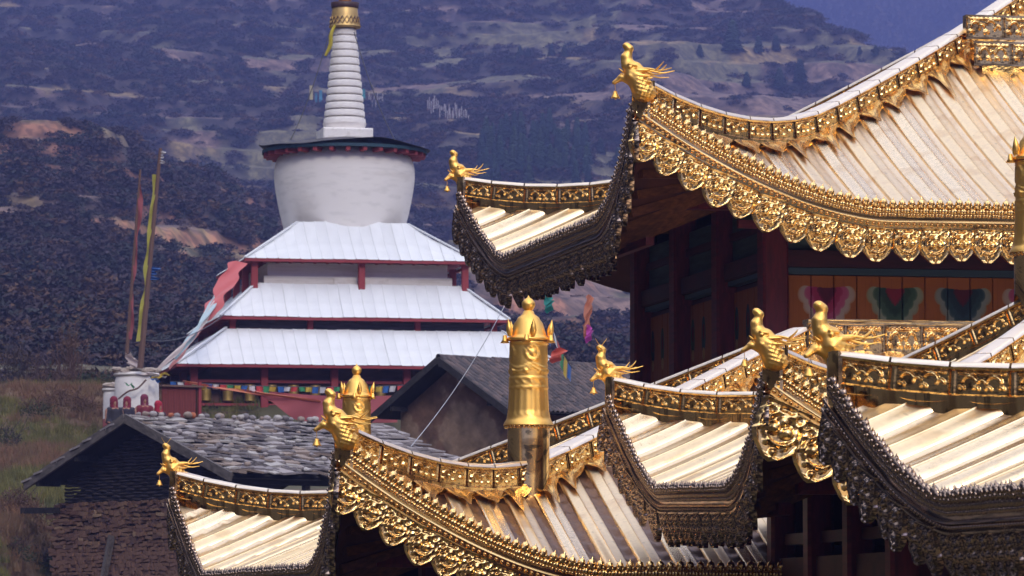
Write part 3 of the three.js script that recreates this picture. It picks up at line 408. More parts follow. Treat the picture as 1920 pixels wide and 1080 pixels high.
function hallBody(R, o) {
  const { G, E, L, W, k, F, S } = R, a = o.inset, top = E + R.hh(a) - 0.16 * k, wallTop = top - 0.1, pr = 0.13 * k, xe = Math.min(W - a, o.to ?? W - a), ze = L - a;
  const wl = mesh('wall', merge([box(xe - a, o.sill, 0.2, (a + xe) / 2, o.sill / 2, -a - 0.15), box(0.2, o.sill, ze - a, a + 0.15, o.sill / 2, -(a + ze) / 2), box(xe - a, wallTop, 0.2, (a + xe) / 2, wallTop / 2, -ze), box(0.2, wallTop, ze - a, xe, wallTop / 2, -(a + ze) / 2), box(xe - a, 0.1, ze - a, (a + xe) / 2, wallTop - 0.5, -(a + ze) / 2)]), mat.darkred, G);
  const pil = (x, z) => mesh('pillar', cbox(pr * 2, wallTop + 0.05, pr * 2, x, (wallTop + 0.05) / 2, z, 0.03), mat.redwood, G);
  pil(a, -a); pil(a, -ze); for (let i = 1; i < 3; i++) pil(a, -mix(a, ze, i / 3)); for (let i = 1; i * o.bay + a < xe; i++) pil(a + i * o.bay, -a);
  const hB = o.beams; // [y0,y1,material,proud]
  for (const [y0, y1, m, pd] of hB) { mesh('beam', box(xe - a, y1 - y0, 0.14, (a + xe) / 2, (y0 + y1) / 2, -a - 0.1 + pd), m, G); mesh('beam', box(0.14, y1 - y0 - 0.004, ze - a, a + 0.1 - pd, (y0 + y1) / 2, -(a + ze) / 2), m, G); }
  // cross beams sticking out past the corner pillar
  mesh('corner_beam', cbox(a * 0.72, 0.24 * k, 0.2 * k, a - a * 0.36, top - 0.22 * k, -a, 0.03), mat.redwood, G); mesh('corner_beam', cbox(0.2 * k, 0.22 * k, a * 0.72, a, top - 0.34 * k, -a + a * 0.36, 0.03), mat.redwood, G);
  mesh('corner_beam', bar(V(a + 0.1, top - 0.12, -a - 0.1), V(F(0.15, 0.15).x, F(0.15, 0.15).y - 0.28 * k, F(0.15, 0.15).z), 0.16 * k, 0.2 * k), mat.redwood, G);
  // rafters under the eaves
  const raf = (f, s, ln = 99) => { const p0 = f(s, 0.08), p1 = f(Math.min(Math.max(s, a + 0.02), ln - a - 0.02), a); mesh('rafter', bar(V(p0.x, p0.y - 0.2 * k, p0.z), V(p1.x, p1.y - 0.24 * k, p1.z), 0.075 * k, 0.085 * k), mat.rafter, R.rafterParent ??= mesh('eave_purlin', merge([bar(V(F(1.2, 0.3).x, F(2.2, 0.3).y - 0.27 * k, F(1.2, 0.3).z), V(Math.min(W, 9), F(W / 2, 0.3).y - 0.27 * k, F(W / 2, 0.3).z), 0.1, 0.1), bar(V(S(L / 2, 0.3).x, S(L / 2, 0.3).y - 0.27 * k, -1.5), V(S(L / 2, 0.3).x, S(L / 2, 0.3).y - 0.27 * k, -L + 1.5), 0.1, 0.1)]), mat.redwood, G)); };
  for (let s = 0.15; s < (o.rafTo ?? 5); s += 0.30 * k) raf(F, s); for (let s = 0.3; s < L - 0.2; s += 0.30 * k) raf((q, w) => S(q, w), s, L);
  return { wl, top, a, xe, ze };
}
{
  const y0 = 9.35, b = hallBody(A, { inset: 2.05, sill: 8.05, bay: 4.4, to: 12, beams: [[9.66, 10.3, mat.teal, -0.02], [9.44, 9.655, mat.darkred, 0.1], [y0, 9.435, mat.blueband, 0.05], [8.05, 8.2, mat.darkred, 0.06]] });
  const front = mesh('wall_panel', box(b.xe - b.a, 1.12, 0.05, (b.a + b.xe) / 2, 8.78, -b.a - 0.13), mat.darkred, A.G), side = mesh('wall_panel', box(0.05, 1.12, b.ze - b.a, b.a + 0.13, 8.78, -(b.a + b.ze) / 2), mat.darkred, A.G);
  const pw = 0.305; for (let i = 0; i < 20; i++) { const g = cbox(pw - 0.012, 1.14, 0.05, 0, 0, 0, 0.008), uv = g.attributes.uv, pa = g.attributes.position; for (let q = 0; q < pa.count; q++) uv.setXY(q, ((i + 0.5) * pw + pa.getX(q)) / (pw * 9) - 0.02, (pa.getY(q) + 0.57) / 1.14); const m = mesh('plank', g, boardMat[0], front); m.position.set(b.a + 0.22 + (i + 0.5) * pw, 8.775, -b.a - 0.09 + (h2(i, 3, 3) - 0.5) * 0.008); }
  const n = 24, sw = (b.ze - b.a) / n; for (let i = 0; i < n; i++) { const g = cbox(0.05, 1.10, sw - 0.014, 0, 0, 0, 0.008), uv = g.attributes.uv, pa = g.attributes.position; for (let q = 0; q < pa.count; q++) uv.setXY(q, ((i + 0.5) * sw - pa.getZ(q)) / (sw * 12), (pa.getY(q) + 0.55) / 1.10); const m = mesh('plank', g, boardMat[1], side); m.position.set(b.a + 0.09 + (h2(i, 4, 3) - 0.5) * 0.008, 8.72, -b.a - (i + 0.5) * sw); }
  const rail = box(0.16, 0.17, b.ze - b.a, b.a + 0.02, 9.5, -(b.a + b.ze) / 2), uv = rail.attributes.uv, pa = rail.attributes.position; for (let q = 0; q < pa.count; q++) uv.setXY(q, pa.getZ(q) * 0.8, (pa.getY(q) - 9.415) / 0.17); mesh('carved_rail', rail, carvedMat, A.G);
}
hallBody(C, { inset: 1.5, sill: 4.6, bay: 3.2, to: 11, beams: [[4.62, 4.9, mat.darkred, 0.08], [4.1, 4.3, mat.blueband, 0.06]] });
hallBody(Dr, { inset: 1.2, sill: 5.2, bay: 2.2, to: 8, beams: [[5.25, 5.5, mat.darkred, 0.08], [4.75, 4.9, mat.darkred, 0.06], [4.2, 4.3, mat.redwood, 0.07]] });
hallBody(Er, { inset: 1.3, sill: 4.8, bay: 2.4, to: 7, beams: [[4.85, 5.1, mat.darkred, 0.08]] });

// ------------------------------------------------------------------ gilded victory banners on the hips
const bannerBody = grid(72, 64, (u, v) => {
  const y = v * 0.83, t = u * 6.2832, pr = [[0, 0.245], [0.02, 0.238], [0.06, 0.215], [0.14, 0.197], [0.30, 0.188], [0.60, 0.181], [0.83, 0.174]]; let r = 0.174; for (let i = 1; i < pr.length; i++) if (y <= pr[i][0]) { r = mix(pr[i - 1][1], pr[i][1], (y - pr[i - 1][0]) / (pr[i][0] - pr[i - 1][0])); break; }
  const ring = (c, w, h) => { const q = Math.abs(y - c) / w; if (q < 1) r += h * (1 - q * q); }; ring(0.36, 0.012, 0.008); ring(0.455, 0.012, 0.008); ring(0.80, 0.02, 0.012);
  if (y > 0.10 && y < 0.35) r += 0.006 * Math.abs(Math.sin(t * 9)) - 0.003;
  if (y > 0.37 && y < 0.445) r += 0.006 * Math.max(0, Math.sin(t * 14 + Math.sin(y * 90)));
  if (y > 0.46 && y < 0.79) { const c = Math.cos(t * 4), sw = 0.60 - 0.05 * Math.abs(Math.sin(t * 2)); for (const o of [0, 0.035]) { const q = Math.abs(y - sw + o) / 0.012; if (q < 1) r += 0.009 * (1 - q * q); } const lx = ((t * 4 / 6.2832 + 0.5) % 1 - 0.5) * 0.29, d = Math.hypot(lx, y - 0.70); r += 0.013 * Math.max(0, 1 - (d / 0.045) ** 2) + (Math.abs(d - 0.07) < 0.016 ? 0.009 : 0) + (Math.hypot(Math.abs(lx) - 0.07, y - 0.52) < 0.02 ? 0.01 : 0); }
  return [Math.cos(t) * r, y, -Math.sin(t) * r];
});
const bannerRoof = new THREE.LatheGeometry([[0.20, 0.82], [0.215, 0.835], [0.20, 0.855], [0.185, 0.86], [0.175, 0.88], [0.14, 0.99], [0.11, 1.03], [0.105, 1.045], [0.06, 1.08], [0.05, 1.11], [0.03, 1.12]].map(a => new THREE.Vector2(...a)), 32);
const bannerJewel = new THREE.LatheGeometry([[0.028, 1.11], [0.05, 1.13], [0.066, 1.165], [0.064, 1.195], [0.04, 1.225], [0.014, 1.24], [0, 1.265]].map(a => new THREE.Vector2(...a)), 20);
const petalGeo = new THREE.LatheGeometry([[0, 0], [0.022, 0.0], [0.034, 0.05], [0.026, 0.10], [0, 0.17]].map(a => new THREE.Vector2(...a)), 8);
const sbell = new THREE.LatheGeometry([[0, 0.06], [0.018, 0.055], [0.026, 0.01], [0.045, -0.02], [0, -0.01]].map(a => new THREE.Vector2(...a)), 10);
const pedGeo = grid(28, 10, (u, v) => { const t = Math.PI * 2 * u, r = 0.205; const low = 0.34 + 0.34 * Math.pow(Math.abs(Math.sin(t)), 1.6); const y = -0.02 - v * low; return [Math.cos(t) * r, y, Math.sin(t) * (r * 0.85) * (1 + 0.12 * v)]; });
function banner(R, pt, scale, label) {
  R.G.updateMatrixWorld(true); const w = R.G.localToWorld(pt.clone()); const t = thing('victory_banner', label, 'banner', [w.x, w.y, w.z], 0.25, 'gilded victory banners on the roof ridges'); t.scale.setScalar(scale);
  mesh('drum', bannerBody, gold.cast, t); mesh('roof', bannerRoof, gold.cast, t); mesh('jewel', bannerJewel, gold.cast, t); mesh('pedestal', pedGeo, gold.relief, t);
  const b = []; for (let i = 0; i < 28; i++) { const a = i / 28 * 6.283, q = BEAD.clone(); q.scale(0.017, 0.017, 0.017); q.translate(Math.cos(a) * 0.225, -0.015, Math.sin(a) * 0.225); b.push(q); } mesh('bead_ring', merge(b), gold.relief, t);
  for (let i = 0; i < 5; i++) { const a = i / 5 * 6.283 + 0.35; const p = mesh('flame_petal', petalGeo, gold.cast, t); p.position.set(Math.cos(a) * 0.205, 0.86, Math.sin(a) * 0.205); p.rotation.set(Math.sin(a) * 0.15, 0, -Math.cos(a) * 0.15); const s = mesh('bell', sbell, gold.cast, t); s.position.set(Math.cos(a + 0.3) * 0.235, 0.815, Math.sin(a + 0.3) * 0.235); }
  return t;
}
banner(C, C.F(1.98, 1.98).add(V(0.0, 0.62, 0)), 0.98, 'tall gilded victory banner standing mid-roof in front of the tiled house');
banner(C, C.S(C.L - 1.68, 1.68).add(V(0, 0.62, 0)), 0.86, 'smaller gilded victory banner behind the beast head in front of the prayer wheels');
banner(Dr, Dr.S(Dr.L - 3.1, 3.1).add(V(0.0, 0.62, 0)), 1.0, 'gilded victory banner cut off by the right edge of the picture');

// ------------------------------------------------------------------ the white stupa with three sheet-metal skirt roofs
{
  const th = 0.19, c = P(645, 600, 157.6), B = 5, gy = landH(c.x, 157.6);
  const G = thing('white_stupa', 'white bell-shaped stupa with ringed spire above three white sheet-metal roofs', 'stupa', [c.x, 0, c.z], th);
  const tier = (he, ye, ht, yt, seedK) => {
    // red fascia and soffit frame
    const f = mesh('eave_board', merge([box(2 * he, 0.10, 0.06, 0, ye - 0.055, he - 0.05), box(2 * he, 0.10, 0.06, 0, ye - 0.055, -he + 0.05), box(0.06, 0.10, 2 * he - 0.16, he - 0.05, ye - 0.055, 0), box(0.06, 0.10, 2 * he - 0.16, -he + 0.05, ye - 0.055, 0), box(2 * he - 0.3, 0.04, 2 * he - 0.3, 0, ye + 0.05, 0)]), mat.stupaRed, G);
    const sag = s => 0.035 * (fbm(s * 0.6, seedK, 3, 7) - 0.5);
    for (let fc = 0; fc < 4; fc++) {
      const n = Math.round(2 * he / 0.40), w = 2 * he / n, vis = fc < 2;
      for (let i = 0; i < n; i++) {
        const s0 = -he + i * w, s1 = s0 + w, lim = s => Math.min(1, (he - Math.abs(s)) / (he - ht)), tl = h2(i, fc, seedK) * 0.012;
        const g = grid(4, 4, (u, v) => { const s = u < 0.2 ? s0 : u > 0.8 ? s1 : mix(s0, s1, u === 0.25 ? 0.08 : u === 0.75 ? 0.92 : 0.5), t = v * lim(s), z = mix(he, ht, t), y = mix(ye, yt, t) + (u < 0.2 || u > 0.8 ? 0.028 : 0) + tl + sag(s) + (seedK === 3 ? 0.16 * sm(0.75, 1, t) * (fbm(s * 1.1, 4, 2, 3) - 0.2) : 0) - 0.06 * Math.sin(Math.PI * t); return [s, y, z + 0.03 * (h2(i, 9, seedK) - 0.5)]; }, (u, v) => [u * w + i, v * 2]);
        const m = mesh('roof_sheet', g, mat.sheetWhite[Math.floor(h2(i, fc, 44) * 3)], f); m.rotation.y = [0, -Math.PI / 2, Math.PI, Math.PI / 2][fc];
      }
    }
    for (const s of [-1, 1]) mesh('hip_cap', bar(V(s * he, ye + 0.03, he), V(s * ht, yt + 0.05, ht), 0.10, 0.05), mat.sheetWhite[1], f);
    // rafters showing under the eave
    for (let i = 0; i < 18; i++) { const x = mix(-he + 0.4, he - 0.4, i / 17); mesh('rafter', box(0.09, 0.09, 1.0, x, ye - 0.05, he - 0.62), mat.stupaRed, f); }
    for (let i = 0; i < 9; i++) mesh('rafter', box(1.0, 0.09, 0.09, -he + 0.62, ye - 0.05, mix(-he + 0.4, he - 0.4, i / 8)), mat.stupaRed, f);
  };
  tier(7.0, 13.74, 5.0, 15.12, 1); tier(5.25, 15.55, 3.75, 16.85, 2); tier(4.25, 17.72, 2.05, 19.2, 3);
  // storeys
  mesh('upper_wall', merge([box(6.9, 0.62, 6.9, 0, 16.85, 0), box(6.6, 0.5, 6.6, 0, 17.4, 0), box(2.0, 0.55, 7.0, 0.1, 16.82, 0.03)]), mat.white, G);
  mesh('middle_wall', box(8.9, 0.75, 8.9, 0, 15.2, 0), mat.greyWall, G);
  mesh('gallery_wall', box(11.2, 2.6, 11.2, 0, 12.4, 0), mat.stupaDark, G);
  mesh('plinth', merge([box(13.2, 0.75, 13.2, 0, 11.62, 0), box(13.6, 0.1, 13.6, 0, 12.02, 0), box(13.8, 12 - gy + 1.5, 13.8, 0, (11.25 + gy - 1.5) / 2, 0)]), M({ color: rgb(0.17, 0.10, 0.09), roughness: 0.9, map: grainTex }), G);
  const post = (x, z, y0, y1, w = 0.2) => mesh('post', cbox(w, y1 - y0, w, x, (y0 + y1) / 2, z, 0.02), mat.stupaRed, G);
  for (const x of [-3.85, 0.05, 3.85]) post(x, 3.85, 16.5, 17.66, 0.24); for (const z of [1.3, -1.3, -3.85]) { post(-3.85, z, 16.5, 17.66, 0.24); post(3.85, z, 16.5, 17.66, 0.24); }
  for (const x of [-4.75, -1.95, 1.95, 4.75]) post(x, 4.75, 14.9, 15.5, 0.22); for (const z of [1.6, -1.6, -4.75]) post(-4.75, z, 14.9, 15.5, 0.22);
  for (const x of [-6.3, -3.8, -1.3, 1.3, 3.8, 6.3]) post(x, 6.3, 12, 13.66, 0.26); for (const z of [3.1, 0, -3.1, -6.3]) post(-6.3, z, 12, 13.66, 0.26);
  mesh('railing', merge([box(12.4, 0.09, 0.12, 0, 12.35, 6.2), box(12.4, 0.10, 0.14, 0, 13.18, 6.2)]), mat.stupaRed, G);
  // prayer wheels
  const whMat = M({ color: rgb(0.45, 0.30, 0.08), metalness: 0.7, roughness: 0.4 }), wheel = merge([new THREE.LatheGeometry([[0.02, 0], [0.19, 0.02], [0.20, 0.05], [0.185, 0.09], [0.185, 0.28], [0.195, 0.31], [0.185, 0.34], [0.185, 0.55], [0.2, 0.58], [0.18, 0.62], [0.02, 0.64]].map(a => new THREE.Vector2(...a)), 14)]);
  for (let i = 0; i < 16; i++) { const x = -5.85 + i * 0.78; if (Math.min(...[-6.3, -3.8, -1.3, 1.3, 3.8, 6.3].map(q => Math.abs(q - x))) < 0.25) continue; const m = mesh('prayer_wheel', wheel, whMat, G); m.position.set(x, 12.45, 6.12); }
  // bell dome
  const prof = [[2.15, 18.6], [2.25, 19.2], [2.40, 19.8], [2.52, 20.4], [2.58, 20.8], [2.61, 21.15], [2.59, 21.5], [2.50, 21.78], [2.36, 21.98], [2.1, 22.15], [1.2, 22.3], [0, 22.3]];
  mesh('bell_dome', new THREE.LatheGeometry(new THREE.SplineCurve(prof.map(a => new THREE.Vector2(...a))).getPoints(50), 72), mat.white, G);
  // round umbrella roof
  const roofM = M({ color: rgb(0.10, 0.09, 0.10), roughness: 0.8, map: grainTex }), um = mesh('round_roof', grid(72, 5, (u, v) => { const t = u * 6.2832, r = mix(3.2, 0.85, v) + (v === 0 ? 0.05 * (vn(u * 40, 2, 3) - 0.5) : 0); return [Math.cos(t) * r, 22.12 + 0.45 * v + 0.14 * (vn(u * 14, v * 2, 9) - 0.5) * (1 - v) + 0.2 * Math.pow(Math.abs(Math.sin(t * 1.5 + 0.4)), 8) * (1 - v), -Math.sin(t) * r]; }), roofM, G);
  mesh('roof_ring', grid(72, 1, (u, v) => { const t = u * 6.2832, r = 3.06; return [Math.cos(t) * r, 21.98 + v * 0.12, -Math.sin(t) * r]; }), M({ color: rgb(0.02, 0.06, 0.09), roughness: 0.7 }), um);
  mesh('soffit', grid(72, 1, (u, v) => { const t = u * 6.2832, r = mix(3.05, 2.2, v); return [Math.cos(t) * r, 22.07 + 0.06 * v, -Math.sin(t) * r]; }), M({ color: rgb(0.03, 0.035, 0.05), roughness: 0.8 }), um);
  for (let i = 0; i < 30; i++) { const a = i / 30 * 6.2832, g = cbox(1.1, 0.17, 0.17, 2.46, 21.93, 0, 0.03); g.rotateY(a); mesh('rafter_end', g, mat.stupaRed, um); }
  // spire
  mesh('spire_base', merge([cbox(1.86, 0.42, 1.86, 0, 22.68, 0, 0.04), new THREE.CylinderGeometry(0.82, 0.72, 0.26, 32).translate(0, 23.0, 0)]), mat.white, G);
  for (let i = 0; i < 13; i++) { const t = i / 12, r = mix(0.79, 0.43, t), h = 3.62 / 13, y = 23.1 + i * h; mesh('spire_ring', new THREE.LatheGeometry([[r * 0.7, 0], [r * 0.97, 0.0], [r, 0.03], [r * 0.985, h - 0.08], [r * 0.93, h - 0.045], [r * 0.80, h - 0.035], [r * 0.80, h], [r * 0.6, h]].map(a => new THREE.Vector2(a[0], y + a[1])), 36), mat.white, G); }
  const brass = M({ color: rgb(0.62, 0.42, 0.16), metalness: 0.6, roughness: 0.45 }), cr = mesh('crown', new THREE.LatheGeometry([[0.40, 26.7], [0.58, 26.72], [0.60, 26.78], [0.545, 26.82], [0.50, 27.2], [0.47, 27.45], [0.44, 27.45]].map(a => new THREE.Vector2(...a)), 36), brass, G);
  for (let i = 0; i < 20; i++) for (const s of [-1, 1]) { const a = i / 20 * 6.283, b = a + s * 0.32; mesh('lattice_strip', bar(V(Math.cos(a) * 0.565, 26.84, Math.sin(a) * 0.565), V(Math.cos(b) * 0.535, 27.12, Math.sin(b) * 0.535), 0.03, 0.03), s > 0 ? brass : M({ color: rgb(0.05, 0.02, 0.02), roughness: 0.6 }), cr); }
  mesh('crown_band', new THREE.LatheGeometry([[0.44, 27.44], [0.50, 27.46], [0.53, 27.66], [0.40, 27.68], [0.2, 27.70]].map(a => new THREE.Vector2(...a)), 30), M({ color: rgb(0.06, 0.025, 0.02), roughness: 0.5 }), cr);
  mesh('pinnacle', new THREE.LatheGeometry([[0.22, 27.68], [0.26, 27.8], [0.15, 28.0], [0.2, 28.3], [0.06, 28.7], [0, 28.9]].map(a => new THREE.Vector2(...a)), 18), M({ color: rgb(0.55, 0.2, 0.06), metalness: 0.8, roughness: 0.4 }), G);
  mesh('yellow_scarf', tube([V(-0.45, 26.75, 0.5), V(-0.6, 26.4, 0.55), V(-0.62, 26.0, 0.5), V(-0.8, 25.6, 0.45)], 0.07, 5, 14, t => 0.6 + 0.6 * Math.sin(t * 3)), M({ color: rgb(0.5, 0.4, 0.03), roughness: 0.8 }), G);
}
// ------------------------------------------------------------------ ropes, poles, flags
const ropeMat = M({ color: rgb(0.10, 0.10, 0.12), roughness: 0.9 }), cloth = (r, g, b) => new THREE.MeshPhysicalMaterial({ color: rgb(r, g, b), roughness: 0.95, transmission: 0.25, thickness: 0, side: THREE.DoubleSide });
const FLAG = [cloth(0.03, 0.13, 0.42), cloth(0.62, 0.60, 0.62), cloth(0.55, 0.05, 0.05), cloth(0.04, 0.26, 0.10), cloth(0.60, 0.42, 0.05)], PINK = cloth(0.50, 0.10, 0.10), PALE = cloth(0.62, 0.52, 0.50);
const sagPts = (a, b, sag, n = 8) => Array.from({ length: n + 1 }, (_, i) => { const t = i / n, p = a.clone().lerp(b, t); p.y -= sag * 4 * t * (1 - t); return p; });
function rope(name, label, a, b, sag, r = 0.018, m = ropeMat) { return tag(mesh(name, tube(sagPts(a, b, sag), r, 5, 24), m), label, 'rope', 'ropes strung between roofs and poles'); }
rope('guy_rope', 'thin rope from the spire crown down to the left rim of the round roof', P(618, 60, 156), P(545, 262, 155), 0.3);
rope('guy_rope', 'thin rope from the spire crown down to the right rim of the round roof', P(664, 60, 156), P(740, 262, 155), 0.3);
rope('guy_rope', 'long pale wire crossing from the right eave down past the tiled house', P(960, 545, 70), P(770, 838, 48), 0.15, 0.006, M({ color: rgb(0.35, 0.35, 0.38), roughness: 0.7 }));
rope('guy_rope', 'thin rope from the flag pole across to the stupa roofs', P(268, 637, 140), P(420, 590, 148), 0.35);
function flagString(label, a, b, sag, n, sz, order = [0, 1, 2, 3, 4], m0 = 0) {
  const pts = sagPts(a, b, sag), cv = new THREE.CatmullRomCurve3(pts), o = mesh('prayer_flag_string', tube(pts, 0.012, 4, 30), ropeMat); tag(o, label, 'flags');
  for (let i = 0; i < n; i++) { const t0 = (i + 0.08) / n, t1 = (i + 0.9) / n, A0 = cv.getPointAt(t0), A1 = cv.getPointAt(t1), h = sz * rr(0.7, 1.15), sw = rr(-0.12, 0.12), k = i; const g = grid(4, 4, (u, v) => { const p = A0.clone().lerp(A1, u); return [p.x + sw * v * 0.5, p.y - v * h, p.z + Math.sin(u * 5 + k) * 0.06 * v + 0.1 * v * sw]; }); mesh('flag', g, FLAG[order[(i + m0) % order.length]], o); } return o;
}
flagString('string of small coloured prayer flags along the front of the prayer wheel gallery', P(318, 715, 146), P(770, 722, 148.5), 0.12, 34, 0.21);
flagString('short string of prayer flags behind the tall gilded victory banner', P(1030, 600, 120), P(1072, 690, 122), 0.1, 6, 0.5);
function ribbon(label, pts, w, m, cat = 'banner') { const c = new THREE.CatmullRomCurve3(pts); const g = grid(5, 30, (u, v) => { const p = c.getPointAt(v), wv = w * (0.6 + 0.8 * vn(v * 7, 1, 3)); return [p.x + (u - 0.5) * wv, p.y + Math.sin(u * 4 + v * 9) * 0.05, p.z + Math.sin(u * 6 + v * 15) * 0.08]; }); return tag(mesh('prayer_cloth', g, m), label, cat, 'prayer cloths'); }
ribbon('long pink prayer cloth hanging from the upper left roof corner of the stupa', [P(446, 492, 150), P(425, 530, 149), P(404, 566, 148), P(388, 600, 147)], 0.55, cloth(0.60, 0.14, 0.14));
ribbon('pale prayer cloth strung from the stupa roof down to the small chorten', [P(404, 566, 148), P(376, 612, 146), P(340, 650, 144), P(296, 694, 142)], 0.16, PALE);
ribbon('white and blue prayer cloth fluttering left of the second stupa roof', [P(412, 545, 149), P(390, 585, 147), P(352, 640, 145), P(330, 672, 144)], 0.22, cloth(0.45, 0.58, 0.62));
ribbon('thin rosy prayer cloth sloping along the left end of the lowest white roof', [P(392, 590, 149.5), P(360, 640, 148), P(318, 690, 146)], 0.12, cloth(0.66, 0.30, 0.28));
{ const a = P(470, 730, 147), b = P(745, 735, 148); const g = grid(30, 8, (u, v) => { const p = a.clone().lerp(b, u), h = (0.18 + 0.75 * sm(0.05, 0.35, u)) * v; return [p.x, p.y - 0.28 * Math.sin(Math.PI * u) * 0.4 - h - 0.12 * u, p.z + 0.12 * Math.sin(u * 22 + v * 3) * v]; }); tag(mesh('prayer_cloth', g, cloth(0.42, 0.10, 0.11)), 'wide rose-red cloth draped below the prayer wheels', 'cloth', 'prayer cloths'); }
ribbon('orange sash strung in front of the prayer wheels', [P(345, 716, 146), P(420, 728, 146.5), P(520, 742, 147), P(600, 752, 147.5)], 0.10, cloth(0.62, 0.20, 0.10));
ribbon('orange and pink prayer cloth hanging right of the tall victory banner', [P(1106, 556, 105), P(1102, 590, 105), P(1098, 632, 105)], 0.16, cloth(0.60, 0.22, 0.13));
ribbon('magenta prayer cloth below the hanging orange one', [P(1104, 612, 104.9), P(1106, 624, 104.9), P(1100, 640, 104.9)], 0.14, cloth(0.55, 0.07, 0.42));
ribbon('teal prayer cloth behind the banner jewel', [P(1028, 556, 106), P(1030, 572, 106), P(1026, 584, 106)], 0.2, cloth(0.02, 0.25, 0.22));
ribbon('small red flag at the tiled ridge right of the victory banner', [P(1052, 655, 118), P(1044, 668, 118), P(1036, 678, 118)], 0.3, cloth(0.62, 0.10, 0.06));
const poleMat = M({ color: rgb(0.16, 0.09, 0.07), roughness: 0.9 });
function flagPole(label, a, b, r, flags) { const g = thing('flag_pole', label, 'flag pole', [a.x, a.y, a.z]); mesh('pole', tube([V(0, 0, 0), b.clone().sub(a).multiplyScalar(0.5), b.clone().sub(a)], r, 6, 12, t => 1 - 0.45 * t), poleMat, g); for (const [t0, t1, w, m, side] of flags) { const d = b.clone().sub(a); mesh('flag', grid(4, 40, (u, v) => { const p = d.clone().multiplyScalar(mix(t0, t1, v)); const wv = w * (0.35 + 0.9 * vn(v * 9, side * 3, 5)); return [p.x + side * u * wv, p.y, p.z + 0.06 * Math.sin(v * 30 + u * 3)]; }), m, g); } return g; }
flagPole('leaning dark flag pole wrapped in faded red cloth, left of the pair', P(237, 672, 141), P(263, 318, 141), 0.07, [[0.1, 0.92, 0.14, cloth(0.34, 0.09, 0.10), 1]]);
flagPole('leaning flag pole with yellow-green cloth, right of the pair', P(263, 690, 140), P(301, 278, 140), 0.11, [[0.12, 0.88, 0.24, cloth(0.46, 0.42, 0.07), -1], [0.40, 0.46, 0.3, FLAG[0], 1], [0.93, 0.99, 0.16, FLAG[1], 1]]);
// ------------------------------------------------------------------ small whitewashed chortens and shrine booth
{
  const g1 = (px, D, r, y0, y1, name, label) => { const a = P(px, y1, D), b = P(px, y0, D), t = thing(name, label, 'chorten', [a.x, a.y, a.z], 0.2, 'small white chortens'); const h = b.y - a.y; mesh('body', new THREE.LatheGeometry([[r * 0.94, -2], [r * 0.96, 0], [r, h * 0.5], [r * 0.98, h * 0.8], [r * 0.90, h * 0.9], [r * 0.82, h * 0.94]].map(q => new THREE.Vector2(...q)), 24), mat.white, t); mesh('lime_streak', grid(8, 4, (u, v) => { const q = 2.2 + u * 1.2; return [Math.cos(q) * r * 1.003, h * mix(0.02, 0.28, v) + 0.04 * vn(u * 9, v, 1), Math.sin(q) * r * 1.003]; }), M({ color: rgb(0.36, 0.10, 0.10), roughness: 1 }), t); mesh('rim', new THREE.TorusGeometry(r * 0.97, 0.05, 6, 28).rotateX(Math.PI / 2).translate(0, h * 0.9, 0), mat.white, t); const st = []; for (let i = 0; i < 26; i++) { const a2 = rnd() * 6.3, rr2 = rnd() * r; const q = new THREE.IcosahedronGeometry(rr(0.08, 0.2), 0); q.scale(1.3, 0.5, 1); q.translate(Math.cos(a2) * rr2, h * 0.95 + 0.1 * rnd(), Math.sin(a2) * rr2); st.push(q); } mesh('stone_heap', merge(st), M({ color: rgb(0.40, 0.33, 0.28), roughness: 1 }), t); return t; };
  g1(256, 141, 0.74, 692, 800, 'small_chorten', 'larger whitewashed chorten at the foot of the flag poles');
  g1(213, 142.4, 0.36, 722, 812, 'small_chorten', 'narrow whitewashed chorten left of the larger one');
  for (const [i, a, b, w, m, l] of [[0, P(252, 692, 140.5), P(240, 662, 140.5), 0.3, PALE, 'beige cloth sticking up between the flag poles'], [1, P(232, 700, 140.4), P(310, 706, 140.2), 0.2, PALE, 'pale cloth wound round the rim of the larger chorten'], [2, P(286, 712, 140), P(318, 700, 140), 0.24, FLAG[4], 'yellow cloth knotted at the right of the larger chorten'], [3, P(284, 708, 140), P(296, 716, 140), 0.2, FLAG[0], 'blue cloth scrap at the right of the larger chorten'], [4, P(236, 720, 139.9), P(250, 726, 139.9), 0.16, FLAG[3], 'teal green cloth scrap on the larger chorten']]) ribbon(l, [a, a.clone().lerp(b, 0.5).add(V(0, 0.05, 0)), b], w, m, 'cloth');
  tag(mesh('bare_branch', tube([P(222, 748, 140), P(240, 734, 139.9), P(258, 728, 139.9), P(274, 712, 139.9)], 0.03, 5, 14), poleMat), 'thin bare branch leaning across the larger chorten', 'branch');
  const t = thing('shrine_booth', 'small red plank booth between the chortens and the prayer wheels', 'booth', P(330, 795, 143).toArray(), 0.5); const red = M({ color: rgb(0.30, 0.055, 0.045), roughness: 0.85, map: woodTex });
  for (let i = 0; i < 6; i++) mesh('plank', box(0.2, 1.35, 0.05, -0.6 + i * 0.205, 0.55, 0.4), red, t); for (let i = 0; i < 6; i++) mesh('plank', box(0.05, 1.35, 0.2, 0.62, 0.55, 0.3 - i * 0.205), M({ color: rgb(0.24, 0.12, 0.06), roughness: 0.9, map: woodTex }), t); mesh('post', box(0.1, 1.6, 0.1, 0.66, 0.6, 0.44), mat.stupaRed, t); mesh('top_board', box(1.5, 0.06, 1.5, 0, 1.25, -0.2), poleMat, t);
}
